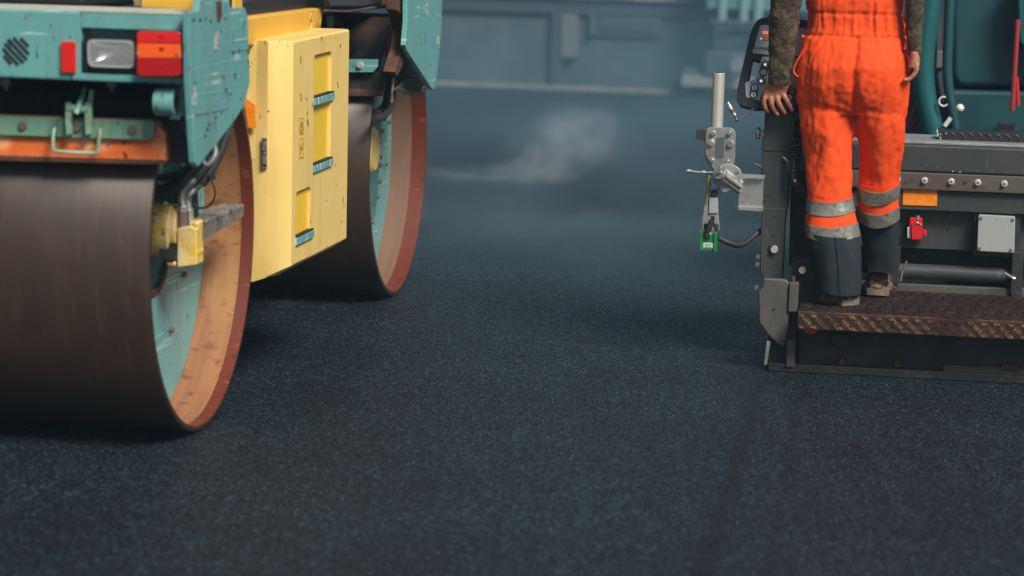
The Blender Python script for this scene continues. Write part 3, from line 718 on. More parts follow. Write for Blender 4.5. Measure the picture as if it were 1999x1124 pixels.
# telescopic tube and lower plate
yt = Yb+.03; zt = zz(531, yt-.03); rt_ = .030
MB().cyl((pp(1748,530,y=yt).x, yt, zt), (pp(1978,536,y=yt).x, yt, zt), rt_, 28).build('telescopic_tube', anth, paver)
z4 = zz(550, yt); z5 = zz(580, yt)
MB().box(xb0, XE, yt-.03, yt+.02, zp-.02, z4-.004).build('lower_plate', anthl, paver, bev=.003)
for px0, yx in ((1985, 0.), (1744, 0.)):
    a = pp(px0, 540, y=yt-.05)
    m = MB(); m.box(a.x-.022, a.x+.022, yt-.05, yt+.05, zp-.01, pz0+.01); m.cyl((a.x, yt-.052, zt-.07), (a.x, yt-.065, zt-.07), .02, 16); m.build('tube_bracket', anthd, paver, bev=.004)
MB().tube([pp(1758,548,y=yt-.07), pp(1762,528,y=yt-.08), pp(1770,510,y=yt-.09)], .004, 8).build('locking_pin', steel, paver)
MB().tube([pp(1960,532,y=yt-.09), pp(1978,543,y=yt-.07)], .005, 8).build('locking_pin', steel, paver); MB().tube([pp(1970,540,y=yt-.07), pp(1982,544,y=yt-.07)], .007, 8).build('pin_head', steel, paver)
# red socket
so = pl([(1776,424),(1801,426),(1799,462),(1793,469),(1777,469),(1772,460)], .03, 'power_socket', redpl, bev=.004, rnd=.006, y=Yb-.01)
pl([(1779,436),(1801,437),(1800,468),(1779,468)], .014, 'socket_lid', redpl, so, bev=.003, rnd=.008, y=Yb-.024)
pl([(1771,443),(1778,443),(1778,466),(1771,464)], .02, 'side_clip', whitem, so, bev=.002, rnd=.004, y=Yb-.012)
pl([(1801,449),(1806,448),(1809,452),(1809,462),(1805,460),(1801,458)], .02, 'lid_latch', redpl, so, bev=.002, y=Yb-.015)
MB().tube([pp(1791,420,y=Yb), pp(1791,427,y=Yb)], .011, 14).build('cable_gland', steel, so)
MB().tube([pp(1791,432,y=Yb), pp(1791,420,y=Yb)], .0085, 14).build('gland_neck', steel, so)
MB().tube(smoothpath([pp(1791,420,y=Yb), pp(1790,410,y=Yb), pp(1785,398,y=Yb+.02), pp(1782,390,y=Yb+.03)]), .005, 8).build('socket_cable', rubber, so)
MB().tube(smoothpath([pp(1783,440,y=Yb-.026), pp(1790,434,y=Yb-.03), pp(1797,438,y=Yb-.026)]), .002, 8).build('wire_bail', steel, so)
# junction box
jb = pl([(1910,419),(1982,423),(1980,494),(1907,490)], .06, 'junction_box', lgrey, bev=.003, rnd=.008, y=Yb-.04)
for q in ((1915,426),(1977,429),(1973,488),(1912,485)):
    c = pp(*q, y=Yb-.041); m = MB(); m.disc(c, (0,-1,0), .006, .002, 14); m.build('screw', bolt, jb)
MB().box(pp(1900,450,y=Yb-.02).x, pp(1992,450,y=Yb-.02).x, Yb-.01, Yb+.03, pp(1945,500,y=Yb).z, pp(1945,414,y=Yb).z).build('box_backing', anthd, jb, bev=.002)
pl([(1956,412),(1962,412),(1963,420),(1955,420)], .02, 'cable_gland', bolt, jb, y=Yb-.01)
# black ribbed cable chain on top
yc_ = Yb+.10
za_ = zz(288, yc_, 1835); zb_ = zz(255, yc_, 1835); xc = pp(1830, 270, y=yc_).x
cc = MB().box(xc, XE, yc_, yc_+.12, za_, zb_).build('cable_tray', black, paver, bev=.003)
m = MB(); k = 0
while xc+.05+k*.0345 < 1.5:
    cx_ = xc+.06+k*.0345; m.tube([Vector((cx_+.016*math.sin(t)-.008, yc_-.0015, (za_+zb_)/2+.026*math.cos(t))) for t in [PI*i/8 for i in range(9)]], .0022, 6); k += 1
m.build('tray_link', mat('grey_link', (.035,.035,.035), .5), cc)
m = MB()
for q in ((1836,262),(1836,272),(1836,278),(1847,260),(1846,279),(1836,268)):
    m.disc(pp(*q, y=yc_-.0005), (0,-1,0), .003, .002, 8)
m.tube([pp(1829,252,y=yc_), pp(1831,266,y=yc_)], .003, 6)
m.build('tray_screw', boltw, cc)
# left end: upright post
yP = .17
post = pl([(1493,214),(1548,216),(1538,400),(1530,440),(1486,440),(1488,340)], .09, 'upright_post', anth, bev=.003, y=yP)
pl([(1486,407),(1533,407),(1526,558),(1503,556),(1484,530)], .095, 'post_foot', anth, post, bev=.003, y=yP-.012)
pl([(1485,405.5),(1533,406),(1533,409),(1485,408.5)], .003, 'weld_seam', anthl, post, bev=0, y=yP-.0135)
pl([(1490,293.5),(1544,295),(1544,296.5),(1490,295)], .003, 'joint_line', hole, post, bev=0, y=yP-.002)
for q in ((1499,382,yP),(1511,423,yP-.012),(1509,461,yP-.012),(1529,306,yP),(1529,319,yP)):
    MB().disc(pp(q[0],q[1],y=q[2]-.0006), (0,-1,0), .0042, .0008, 12).build('bolt_hole', hole, post)
c = pp(1512,486,y=yP-.012); MB().disc(c, (0,-1,0), .0135, .016, 20).build('round_bolt', boltw, post, bev=.001)
MB().disc(pp(1504,486,y=yP-.0126), (0,-1,0), .012, .0008, 16).build('slot', hole, post)
c = pp(1567,526,y=.1); MB().disc(c, (0,-1,0), .0135, .02, 20).build('round_bolt', boltw, paver, bev=.001)
MB().tube(smoothpath([pp(1528,306,y=yP-.004), pp(1535,312,y=yP-.02), pp(1539,322,y=yP-.01), pp(1540,335,y=yP)]), .002, 8).build('wire_loop', whitem, post)
m = MB()
for q in ((1480,500),(1479,515),(1477,560)):
    m.disc(pp(q[0],q[1],y=yP), (0,-1,0), .008, .02, 10)
m.build('hinge_bolt', bolt, post)
# lighter end plate at the bottom (curved-edge)
ep = pl([(1490,543),(1533,546),(1540,552),(1538,640),(1531,680),(1518,672),(1500,655),(1482,630),(1480,570),(1489,560)], .03, 'end_plate', anthl, bev=.006, y=-.02)
MB().disc(pp(1510,604,y=-.0206), (0,-1,0), .0055, .0008, 12).build('bolt_hole', hole, ep)
pl([(1541,552),(1559,552),(1556,609),(1538,609)], .04, 'hinge_block', anthl, bev=.004, y=-.03)
pl([(1536,664),(1553,664),(1551,717),(1534,717)], .04, 'hinge_block', anthl, bev=.004, y=-.03)
pl([(1546,540),(1552,540),(1552,552),(1546,552)], .02, 'hinge_pin', rustst, y=-.01)
pl([(1541,590),(1556,590),(1554,720),(1537,720)], .1, 'end_frame', anthd, y=.015)
pl([(1497,665),(1504,668),(1497,712),(1491,712)], .02, 'edger_blade', galv, bev=.001, y=-.01)
pl([(1500,655),(1537,676),(1537,722),(1494,722)], .3, 'end_gate', anthd, y=.02)
pl([(1545,505),(1600,505),(1600,600),(1545,600)], .12, 'inner_frame', anthd, bev=.003, y=.12)
pl([(1548,216),(1566,217),(1562,500),(1540,520),(1542,400)], .05, 'rear_column', black, bev=.003, y=yP+.12)
pl([(1552,330),(1580,332),(1580,540),(1550,540)], .05, 'tool_box', anthd, bev=.004, y=yP+.10)
# under-platform machinery
MB().box(pp(1557,690,y=.02).x, XE, .02, .42, .02, e1.z-.01).build('screed_underside', anthd, paver, bev=.006)
zz0 = e1.z
m = MB(); c = pp(1584, 640, y=-.03); m.disc(Vector((c.x, -.05, zz0+.005)), (0,-1,0), .034, .02, 28); m.build('round_red_reflector', redl, paver, bev=.003)
pl([(1624,652),(1657,653),(1657,677),(1622,675)], .05, 'support_bracket', anthd, bev=.004, y=-.02)
for q in ((1643,706),(1752,710)):
    m = MB(); c = pp(*q, y=.0); m.cyl(c+Vector((0,0,.02)), c-Vector((0,0,.012)), .007, 10); m.disc(c, (0,-1,0), .009, .01, 8); m.build('adjusting_bolt', rustst, paver)
pl([(1842,712),(2080,722),(2080,740),(1842,730)], .03, 'smoothing_plate_edge', anthl, bev=.002, y=.0)
pl([(1955,710),(1988,712),(1988,724),(1956,722)], .02, 'clamp', rustst, y=-.01)
MB().box(pp(1500,720,y=0).x, XE, -.02, .5, .0, .03).build('screed_sole', anthd, paver, bev=.004)
# spiral cable beside the post
cpts = smoothpath([pp(*q, y=.135) for q in ((1552,205),(1556,240),(1551,290),(1547,335),(1552,360),(1566,378),(1582,396))], 16)
m = MB(); hel = []; L_ = 0; prev = cpts[0]; turns = 46
tot = sum((cpts[i+1]-cpts[i]).length for i in range(len(cpts)-1))
fine = []
for i in range(len(cpts)-1):
    for k in range(8): fine.append(cpts[i].lerp(cpts[i+1], k/8))
for i, p in enumerate(fine):
    t = i/len(fine); a = t*turns*2*PI
    d_ = (fine[min(i+1, len(fine)-1)]-fine[max(i-1,0)]).normalized(); u_ = d_.cross(Vector((0,1,0))).normalized(); w_ = d_.cross(u_)
    hel.append(p+(u_*math.cos(a)+w_*math.sin(a))*.0125)
m.tube(hel, .0034, 6); m.build('spiral_cable', mat('glossy_black_cable', (.012,.012,.014), .22, coat=.4), paver)
# ---- control panel
npn = Vector((0, -1, .0)); tilt = .22
nP = Vector((0, 1, -tilt))
c_ = pp(1490, 205, y=.135)
dP = nP.dot(c_)
def q(px, py, off=0.): return pp(px, py, pl=(nP, dP-off*nP.length))
def panelpoly(poly, d, name, mt, parent, off=0., rnd=0., bev=.001):
    pts = [q(a, b, off) for a, b in poly]
    if rnd: pts = rrect(pts, rnd)
    return MB().prism(pts, nP.normalized()*d).build(name, mt, parent, bev=bev)
# case as an outer ring with an open grip
case_out = [(1478,37),(1500,32),(1630,44),(1640,70),(1634,215),(1560,213),(1468,213),(1444,206),(1438,196),(1441,166),(1465,62)]
grip = [(1467,112),(1484,116),(1484,122),(1474,148),(1459,158),(1463,130)]
o = MB().prism(rrect([q(*a) for a in case_out], .018), nP.normalized()*.055).build('control_panel', pcase, paver, bev=0)
k = MB().prism([q(a[0], a[1], .05) for a in grip], nP.normalized()*.3).build('cutter', pcase, None, smooth=False)
b = o.modifiers.new('cut', 'BOOLEAN'); b.object = k; b.operation = 'DIFFERENCE'; b.solver = 'EXACT'
bb = o.modifiers.new('bevel', 'BEVEL'); bb.width = .006; bb.segments = 3; bb.limit_method = 'ANGLE'; bb.angle_limit = math.radians(50)
k.parent = paver
dg = bpy.context.evaluated_depsgraph_get(); me = bpy.data.meshes.new_from_object(o.evaluated_get(dg)); o.modifiers.clear(); o.data = me
bpy.data.objects.remove(k)
cp = o
panelpoly([(1484,50),(1490,48),(1626,60),(1622,112),(1500,107),(1468,103),(1472,92)], .002, 'upper_face', pface, cp, .002, .006, .0005)
panelpoly([(1488,110),(1622,117),(1620,200),(1560,194),(1500,196),(1477,195),(1456,189),(1455,161),(1475,153)], .002, 'lower_face', pface, cp, .002, .006, .0005)
panelpoly([(1490,178),(1482,194),(1500,200),(1560,200),(1556,176),(1530,166)], .001, 'hand_rest', pcase, cp, .0045, .01, .001)
panelpoly([(1490,60),(1505,62),(1504,67),(1488,65)], .001, 'digit_display', pled, cp, .0035)
panelpoly([(1566,68),(1575,69),(1574,73),(1565,72)], .001, 'digit_display', pled, cp, .0035)
panelpoly([(1488,70),(1502,72),(1500,80),(1486,79)], .003, 'orange_key', reflo, cp, .004, .002)
MB().sph(q(1486,75,.004), .002, 8).build('indicator_led', pledw, cp)
panelpoly([(1556,70),(1559,70),(1553,92),(1550,92)], .001, 'white_stripe', pbtn, cp, .0035)
for (ax, ay, bx_, by_) in ((1494,126,1490,141),(1473,171,1471,185),(1567,131,1565,146),(1546,177,1541,190)):
    p0, p1 = q(ax, ay, .0038), q(bx_, by_, .0038)
    m = MB(); d_ = (p1-p0).normalized(); s_ = d_.cross(nP).normalized()*.0155; pts = []
    for i in range(9): t = PI*i/8; pts.append(p0 - d_*math.sin(t)*.0155 + s_*math.cos(t))
    for i in range(9): t = PI*i/8; pts.append(p1 + d_*math.sin(t)*.0155 - s_*math.cos(t))
    m.prism(pts, nP.normalized()*-.0008); m.build('button_pad', pdark, cp, bev=0)
def pbutton(px, py, mt, led=None):
    nn = -nP.normalized(); c = q(px, py, .0048)
    if px in (1486, 1562): MB().disc(c-nn*.0008, nn, .0155, .0008, 24).build('button_pad', pdark, cp)
    bt = MB().disc(c, nn, .0098, .003, 24).build('button', mt, cp, bev=.0006)
    if led: MB().disc(c+nn*.003, nn, .003, .001, 10).build('lamp', pledw, bt)
    else:
        u = Vector((1,0,0)); w = nn.cross(u).normalized(); cc_ = c+nn*.0034
        MB().prism([cc_-u*.0016-w*.0052, cc_+u*.0016-w*.0052, cc_+u*.0016+w*.0052, cc_-u*.0016+w*.0052], nn*.0004).build('symbol', ptext, bt)
for a in ((1494,126,pbtny,1),(1490,141,pbtn),(1486,158,pbtn,1),(1473,171,pbtn),(1471,185,pbtn),(1567,131,pbtn),(1565,146,pbtn),(1562,160,pbtn),(1546,177,pbtn),(1541,190,pbtn)): pbutton(*a)
def text3(body, p, right, up, size, mt, parent, name, depth=.0004):
    cu = bpy.data.curves.new(name, 'FONT'); cu.body = body; cu.size = size; cu.extrude = depth; cu.align_x = 'LEFT'
    t = bpy.data.objects.new('t', cu); COL.objects.link(t); bpy.context.view_layer.update()
    me = bpy.data.meshes.new_from_object(t.evaluated_get(bpy.context.evaluated_depsgraph_get())); bpy.data.objects.remove(t)
    r = right.normalized(); u = up.normalized(); n_ = r.cross(u).normalized()
    M = Matrix((r, u, n_)).transposed().to_4x4(); M.translation = p
    me.transform(M); me.materials.clear(); me.materials.append(mt)
    o = bpy.data.objects.new(name, me); COL.objects.link(o); o.parent = parent
    return o
wr = (q(1500,96,.004)-q(1478,95,.004)); up_ = (q(1480,85,.004)-q(1479,95,.004))
text3('VÖGELE', q(1480,96,.004), wr, up_, .013, ptext, cp, 'wordmark')
m = MB(); c = q(1475,93,.004); m.tube([c+Vector((.0045*math.cos(t), 0, .0045*math.sin(t))) for t in [2*PI*i/12 for i in range(13)]], .0007, 6); m.build('emblem', ptext, cp)
text3('PULL', q(1466,163,.004), wr, up_, .007, ptext, cp, 'key_caption')
text3('OUT', q(1485,150,.004), wr, up_, .006, ptext, cp, 'key_caption')
MB().disc(q(1492,115,.004), -nP, .002, .001, 10).build('dot', ptext, cp)
# panel bracket arm, knob
m = MB(); m.tube([pp(1438,236,y=.10), pp(1470,213,y=.12), pp(1482,212,y=.15)], .0035, 8); m.build('support_wire', anthl, paver)
cr = smoothpath([pp(*a, y=.09) for a in ((1421,199),(1427,213),(1432,220),(1435,226),(1440,237))], 5)
n_ = len(cr); prof = [.003,.005,.0065,.008,.0095,.010,.0095,.008,.0065,.0055,.0045,.005,.0065,.0075,.0075,.007,.006,.005,.0045,.006,.006]
MB().tube(cr, (prof+[.006]*40)[:n_], 14).build('crank_handle', steel, paver)
MB().disc(pp(1438,233,y=.088), cr[-1]-cr[0], .0065, .008, 12).build('crank_collar', black, paver)
c = pp(1478, 259, y=.2); m = MB(); m.tube([c+Vector((-.006,0,0)), c, c+Vector((.009,0,0)), c+Vector((.013,0,0))], [.018,.024,.024,.013], 24); m.cyl(c+Vector((.012,0,0)), c+Vector((.04,0,0)), .008, 14); m.cyl(c+Vector((.02,0,0)), c+Vector((.028,0,0)), .013, 6); m.build('clamp_knob', steel, paver, bev=.002)
pl([(1487,268),(1493,268),(1490,344),(1485,344)], .06, 'guide_strip', galv, bev=.001, y=.19)
m = MB(); m.tube([pp(1475,320,y=.15), pp(1486,327,y=.18)], .005, 10); m.build('grub_handle', steel, paver)
# ---- levelling sensor arm
yA = .06
arm = pl([(1378,262),(1382,248),(1428,249),(1436,258),(1435,310),(1431,330),(1410,345),(1392,330),(1377,300)], .008, 'sensor_arm', galv, bev=.0015, rnd=.01, y=yA)
pl([(1374,262),(1380,250),(1380,250),(1384,262),(1384,300),(1396,330),(1390,332),(1373,305)], .05, 'side_cheek', galv, arm, bev=.001, y=yA+.009)
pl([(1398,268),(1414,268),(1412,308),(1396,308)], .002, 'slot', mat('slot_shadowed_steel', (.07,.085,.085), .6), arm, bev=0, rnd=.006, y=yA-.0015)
for a in ((1392,260,.008),(1424,260,.008),(1388,279,.0115),(1426,281,.0115),(1390,313,.0075),(1421,315,.006)):
    c = pp(a[0], a[1], y=yA); m = MB(); m.disc(c, (0,-1,0), a[2]*1.25, .003, 20); m.disc(c, (0,-1,0), a[2], .012, 6 if a[2] > .01 else 16); m.build('bolt', steel, arm, bev=.001)
m = MB(); a0, a1 = pp(1403.5,142,y=yA+.035), pp(1399,252,y=yA+.035)
m.cyl(a0, a1, .0225, 28); pole = m.build('grey_pole', palest, arm, bev=.002)
MB().disc(a0+(a0-a1).normalized()*.0003, a0-a1, .018, .0005, 24).build('pole_bore', hole, arm)
pl([(1359,252),(1380,253),(1379,273),(1358,272)], .03, 'ribbed_grip', rubber, arm, bev=.002, y=yA)
m = MB()
for k in range(5): m.box(*(lambda c: (c.x-.0015, c.x+.0015, yA-.003, yA+.02, c.z-.018, c.z+.018))(pp(1361+k*4, 262, y=yA)))
m.build('grip_rib', anthl, arm)
pl([(1396,330),(1412,318),(1434,322),(1447,332),(1448,348),(1434,366),(1412,378),(1396,352),(1390,344)], .012, 'pivot_plate', galv, arm, bev=.002, rnd=.012, y=yA-.022)
for a in ((1441,334),(1418,323)):
    MB().disc(pp(*a, y=yA-.022), (0,-1,0), .006, .006, 14).build('bolt', steel, arm)
m = MB(); m.cyl(pp(1403,334,y=yA-.06), pp(1446,365,y=yA-.01), .011, 18); m.cyl(pp(1401,342,y=yA-.05), pp(1444,374,y=yA-.0), .011, 18); m.cyl(pp(1404,327,y=yA-.04), pp(1448,357,y=yA-.0), .010, 18); m.build('diagonal_tube', steel, arm)
m = MB(); c = pp(1404,337,y=yA-.055); d_ = (pp(1446,368,y=yA+.03)-c).normalized(); m.disc(c, d_, .027, .014, 28); m.build('tube_collar', galv, arm, bev=.003)
pl([(1443,347),(1491,349),(1488,408),(1441,404)], .004, 'bracket_plate', steel, arm, bev=.001, y=yA+.02)
pl([(1442,342),(1491,345),(1491,350),(1442,348)], .07, 'bracket_flange', galv, arm, bev=.001, y=yA)
pl([(1440,403),(1488,405),(1488,413),(1442,410)], .07, 'bracket_flange', galv, arm, bev=.001, y=yA)
m = MB(); m.tube(smoothpath([pp(*a, y=yA-.01) for a in ((1340,333),(1350,334),(1356,335),(1366,336),(1378,337),(1392,336))], 2), .004, 8); m.cyl(pp(1343,333,y=yA-.01), pp(1347,334,y=yA-.01), .007, 6); m.cyl(pp(1371,336,y=yA-.01), pp(1378,337,y=yA-.01), .008, 6); m.build('spindle', galv, arm)
m = MB(); m.cyl(pp(1385,338,y=yA), pp(1379,402,y=yA), .008, 12); m.build('hanging_rod', olive, arm)
pl([(1388,352),(1398,360),(1408,382),(1404,366),(1396,345)], .01, 'hook', galv, arm, bev=.001, y=yA-.01)
pl([(1388,371),(1401,371),(1400,385),(1386,385)], .03, 'rubber_block', rubber, arm, y=yA-.012)
pl([(1385,386),(1401,386),(1401,416),(1384,416)], .03, 'bright_block', lgrey, arm, bev=.001, y=yA-.014)
pl([(1375,400),(1384,400),(1384,416),(1401,416),(1403,432),(1404,450),(1370,450),(1371,428)], .03, 'sensor_mount', galv, arm, bev=.002, y=yA-.008)
for a in ((1374,436,1381,447),(1396,438,1403,449),(1388,422,1395,430)):
    pl([(a[0],a[1]),(a[2],a[1]),(a[2],a[3]),(a[0],a[3])], .001, 'mount_slot', hole, arm, bev=0, y=yA-.0095)
sn = pl([(1367,452),(1400,454),(1398,491),(1366,489)], .05, 'level_sensor', greens, paver, bev=.003, y=yA-.02)
for a in ((1366,452,1372,490),(1394,453,1400,492)):
    pl([(a[0],a[1]),(a[2],a[1]),(a[2]-1,a[3]),(a[0]-1,a[3]-1)], .03, 'sensor_edge', greens, sn, bev=.002, y=yA-.028)
pl([(1373,473.5),(1393,474),(1393,484),(1373,483)], .001, 'sensor_label', whitem, sn, bev=0, y=yA-.0215)
m = MB()
for ln, (l0, l1) in enumerate(((1376,1391),(1376,1388),(1376,1390))):
    for k in range(6):
        x0 = l0+(l1-l0)*k/6
        pl_ = pp(x0, 476+ln*2.8, y=yA-.0222); m.box(pl_.x, pl_.x+.0034, yA-.0225, yA-.0222, pl_.z-.0014, pl_.z)
m.build('label_print', ptext, sn)
MB().tube(smoothpath([pp(*a, y=yA-.03) for a in ((1390,430),(1386,440),(1382,452),(1384,458))]), .011, 12).build('sensor_plug', rubber, sn)
MB().cyl(pp(1379,456,y=yA-.03), pp(1388,458,y=yA-.03), .010, 14).build('plug_ring', steel, sn)
MB().tube(smoothpath([pp(*a, y=yA-.01) for a in ((1396,436),(1400,448),(1403,462),(1407,467))]), .005, 10).build('thin_lead', rubber, sn)
MB().tube(smoothpath([pp(*a, y=b_) for a, b_ in (((1404,465),yA),((1418,472),yA),((1436,478),yA+.02),((1452,476),yA+.05),((1470,462),yA+.1),((1490,446),yA+.14))], 8), .0105, 14).build('sensor_cable', rubber, paver)
MB().tube(smoothpath([pp(*a, y=.1) for a in ((1476,420),(1484,390),(1488,360))], 4), .0015, 6).build('thin_wire', black, paver)

# ---- paver tractor body behind the screed
petrol = mat('petrol_green_machine_paint', (.006, .055, .065), .5, layers=[('noise', 2., .4, .8, (.008, .048, .06)), ('noise', 12., .6, .75, (.02, .06, .065))], bump=[('noise', 3., .3, .01)])
petrol2 = mat('light_petrol_pipe', (.010, .085, .095), .35)
greyb = mat('blue_grey_machine_panel', (.045, .055, .075), .6, layers=[('noise', 3., .4, .7, (.065, .07, .09))])
yT = 1.9
pl([(1640,-120),(2600,-120),(2600,330),(1640,320)], .5, 'rear_bulkhead', greyb, bev=.01, y=yT+.25)
pl([(1855,-120),(2600,-120),(2600,178),(1870,170),(1858,150)], .3, 'engine_cover', petrol, bev=.03, rnd=.1, y=yT-.05)
pl([(1852,176),(2600,186),(2600,330),(1872,320)], .3, 'engine_cover', petrol, bev=.02, y=yT-.08)
pl([(1985,-60),(2600,-60),(2600,100),(1990,95)], .1, 'side_panel', petrol2, bev=.01, rnd=.05, y=yT-.2)
pl([(1828,-60),(1850,-60),(1848,130),(1868,262),(1846,262),(1826,130)], .2, 'column', greyb, bev=.01, y=yT)
m = MB(); m.tube(smoothpath([pp(*a, y=yT-.15) for a in ((1822,-60),(1812,40),(1804,110),(1806,180),(1824,262),(1840,320))], 8), .045, 18); m.build('curved_pipe', petrol2, paver)
m = MB(); m.tube(smoothpath([pp(*a, y=yT-.12) for a in ((1858,-60),(1852,60),(1850,150),(1862,230),(1874,300))], 8), .022, 14); m.build('curved_pipe', petrol, paver)
m = MB(); m.tube([pp(1987,38,y=yT-.3), pp(1976,215,y=yT-.3)], .011, 10); m.build('red_rod', mat('dusty_red_rod', (.28,.02,.02), .6), paver)
m = MB(); m.tube([pp(1985,150,y=yT-.3), pp(1988,206,y=yT-.3)], .007, 10); m.build('red_rod', redpl, paver)
m = MB(); m.tube([pp(1770,245,y=yT-.1), pp(1800,195,y=yT-.1)], .012, 8); m.tube([pp(1776,252,y=yT-.1), pp(1790,232,y=yT-.1)], .012, 8); m.build('red_hose', mat('dull_red_hose', (.16,.02,.03), .6), paver)
MB().sph(pp(1874,211,y=yT-.2), .018, 14).build('white_knob', whitem, paver)
MB().tube([pp(1844,246,y=yT-.2), pp(1856,230,y=yT-.2)], .010, 10).build('white_lever', whitem, paver)
MB().tube([pp(1850+9*math.cos(t)-8, 198+9*math.sin(t), y=yT-.2) for t in [.6+k*.35 for k in range(14)]], .004, 8).build('hook_ring', whitem, paver)
pl([(1828,100),(1845,98),(1844,132),(1826,134)], .02, 'grey_box', mat('dull_pink_grey', (.12,.11,.12), .6), bev=.006, y=yT-.02)
pl([(1948,240),(1980,242),(1980,262),(1946,260)], .05, 'dark_box', black, y=yT-.15)

# ================================================================= PERSON
person = thing('person', 'person from behind in orange work trousers and brown knit sweater, hand on control panel', 'person', PF.o, -PF.a)
YL = .06    # plane of the legs
def spn(py, l, r, y): 
    a, b = pp(l, py, y=y), pp(r, py, y=y)
    return (a+b)/2, (b.x-a.x)/2
def superring(c, rx, ry, n=48, e=2.3, ph=0.):
    out = []
    for k in range(n):
        t = 2*PI*k/n; ct, st = math.cos(t), math.sin(t)
        out.append(Vector((c.x+rx*math.copysign(abs(ct)**(2/e), ct), c.y+ry*math.copysign(abs(st)**(2/e), st), c.z)))
    return out
# leg tables: (py, left, right, y)
LL = [(205,1553,1672,.07),(230,1557,1668,.07),(265,1563,1666,.065),(300,1568,1664,.06),(350,1574,1662,.05),(390,1577,1663,.045),(415,1576,1668,.045),(437,1575,1672,.045),(462,1577,1677,.045),(500,1586,1682,.045),(540,1592,1683,.045),(565,1594,1681,.045),(584,1598,1679,.045)]
LR = [(205,1664,1770,.08),(230,1668,1768,.08),(265,1672,1766,.08),(300,1676,1763,.08),(350,1677,1756,.085),(390,1675,1752,.09),(415,1676,1755,.095),(437,1677,1755,.10),(462,1680,1753,.11),(500,1684,1752,.12),(530,1686,1751,.13),(552,1690,1750,.135)]
LL = [(a, b, c, .115 - .045*min(1, max(0, (a-300)/250))) for a, b, c, d in LL]
LR = [(a, b, c, .115 + .165*min(1, max(0, (a-230)/300))) for a, b, c, d in LR]
HP = None
def leg_at(T, py):
    for i in range(len(T)-1):
        if T[i][0] <= py <= T[i+1][0]:
            t = (py-T[i][0])/(T[i+1][0]-T[i][0]); return tuple(T[i][k]*(1-t)+T[i+1][k]*t for k in range(1, 4))
    return T[-1][1:] if py > T[-1][0] else T[0][1:]
def fold(p, s, amp):
    return amp*(noise.noise(Vector((p.x*16+s, p.y*16, p.z*5.5)))*.9 + noise.noise(Vector((p.x*34+s, p.y*34, p.z*20+4)))*.35)
def leg_rings(T, p0, p1, step, off=0., dry=.82, s=0., sag=0., sl=0.):
    out = []; py = p0; n = int((p1-p0)/step)+1
    for i in range(n+1):
        py = p0+(p1-p0)*i/n
        l, r, y = leg_at(T, py); c, rx = spn(py, l, r, y)
        if py < 250: q_ = max(0, min(1, (py-150)/100)); rx *= .72+.28*q_*q_*(3-2*q_)
        ring = superring(c, rx+off, rx*dry+off)
        for v in ring:
            nx = (v.x-c.x)/rx; front = (c.y-v.y)/(rx*dry)
            d = Vector((v.x-c.x, v.y-c.y, 0)).normalized()
            v += d*fold(v, s, .008)
            v.z += -sag*max(0, front)*(1-nx*nx) + sl*nx*.5
        out.append(ring)
    return out
# overall hips
HP = [(-128,1590,1750,.075,.80),(-120,1578,1762,.075,.80),(-80,1570,1768,.07,.74),(-30,1573,1764,.09,.6),(0,1573,1765,.085,.6),(20,1575,1764,.085,.6),(40,1579,1765,.085,.6),(58,1577,1768,.085,.6),(75,1569,1770,.08,.62),(100,1561,1772,.075,.66),(130,1556,1774,.07,.69),(165,1555,1774,.07,.64),(190,1554,1772,.072,.56),(208,1556,1770,.075,.49),(224,1558,1768,.078,.40)]
m = MB()
rings = []
for (py, l, r, y, dr) in HP:
    y += .04
    c, rx = spn(py, l, r, y); rings.append(superring(c, rx, rx*dr, 64, 2.5))
m.rings(rings)
m.rings(leg_rings(LL, 150, 388, 8, -.003, .92)); m.rings(leg_rings(LR, 150, 362, 8, -.003, .92, 5.))
def remeshed(m, name, mt, vox, parent, disp=None, smooth=2):
    o = m.build(name, mt, None, smooth=True)
    r = o.modifiers.new('r', 'REMESH'); r.mode = 'VOXEL'; r.voxel_size = vox; r.use_smooth_shade = True
    s = o.modifiers.new('s', 'SMOOTH'); s.iterations = smooth; s.factor = .5
    dg = bpy.context.evaluated_depsgraph_get(); me = bpy.data.meshes.new_from_object(o.evaluated_get(dg)); o.modifiers.clear(); o.data = me
    me.materials.clear(); me.materials.append(mt)
    if disp:
        nrm = [v.normal.copy() for v in me.vertices]
        for v, n_ in zip(me.vertices, nrm): v.co += n_*disp(v.co, n_)
    for p in me.polygons: p.use_smooth = True
    o.parent = parent
    return o
zw0, zw1 = pp(1670, 72, y=0).z, pp(1670, 28, y=0).z   # elastic waistband
zc0 = pp(1668, 228, y=0).z
xmid = pp(1668, 150, y=0).x
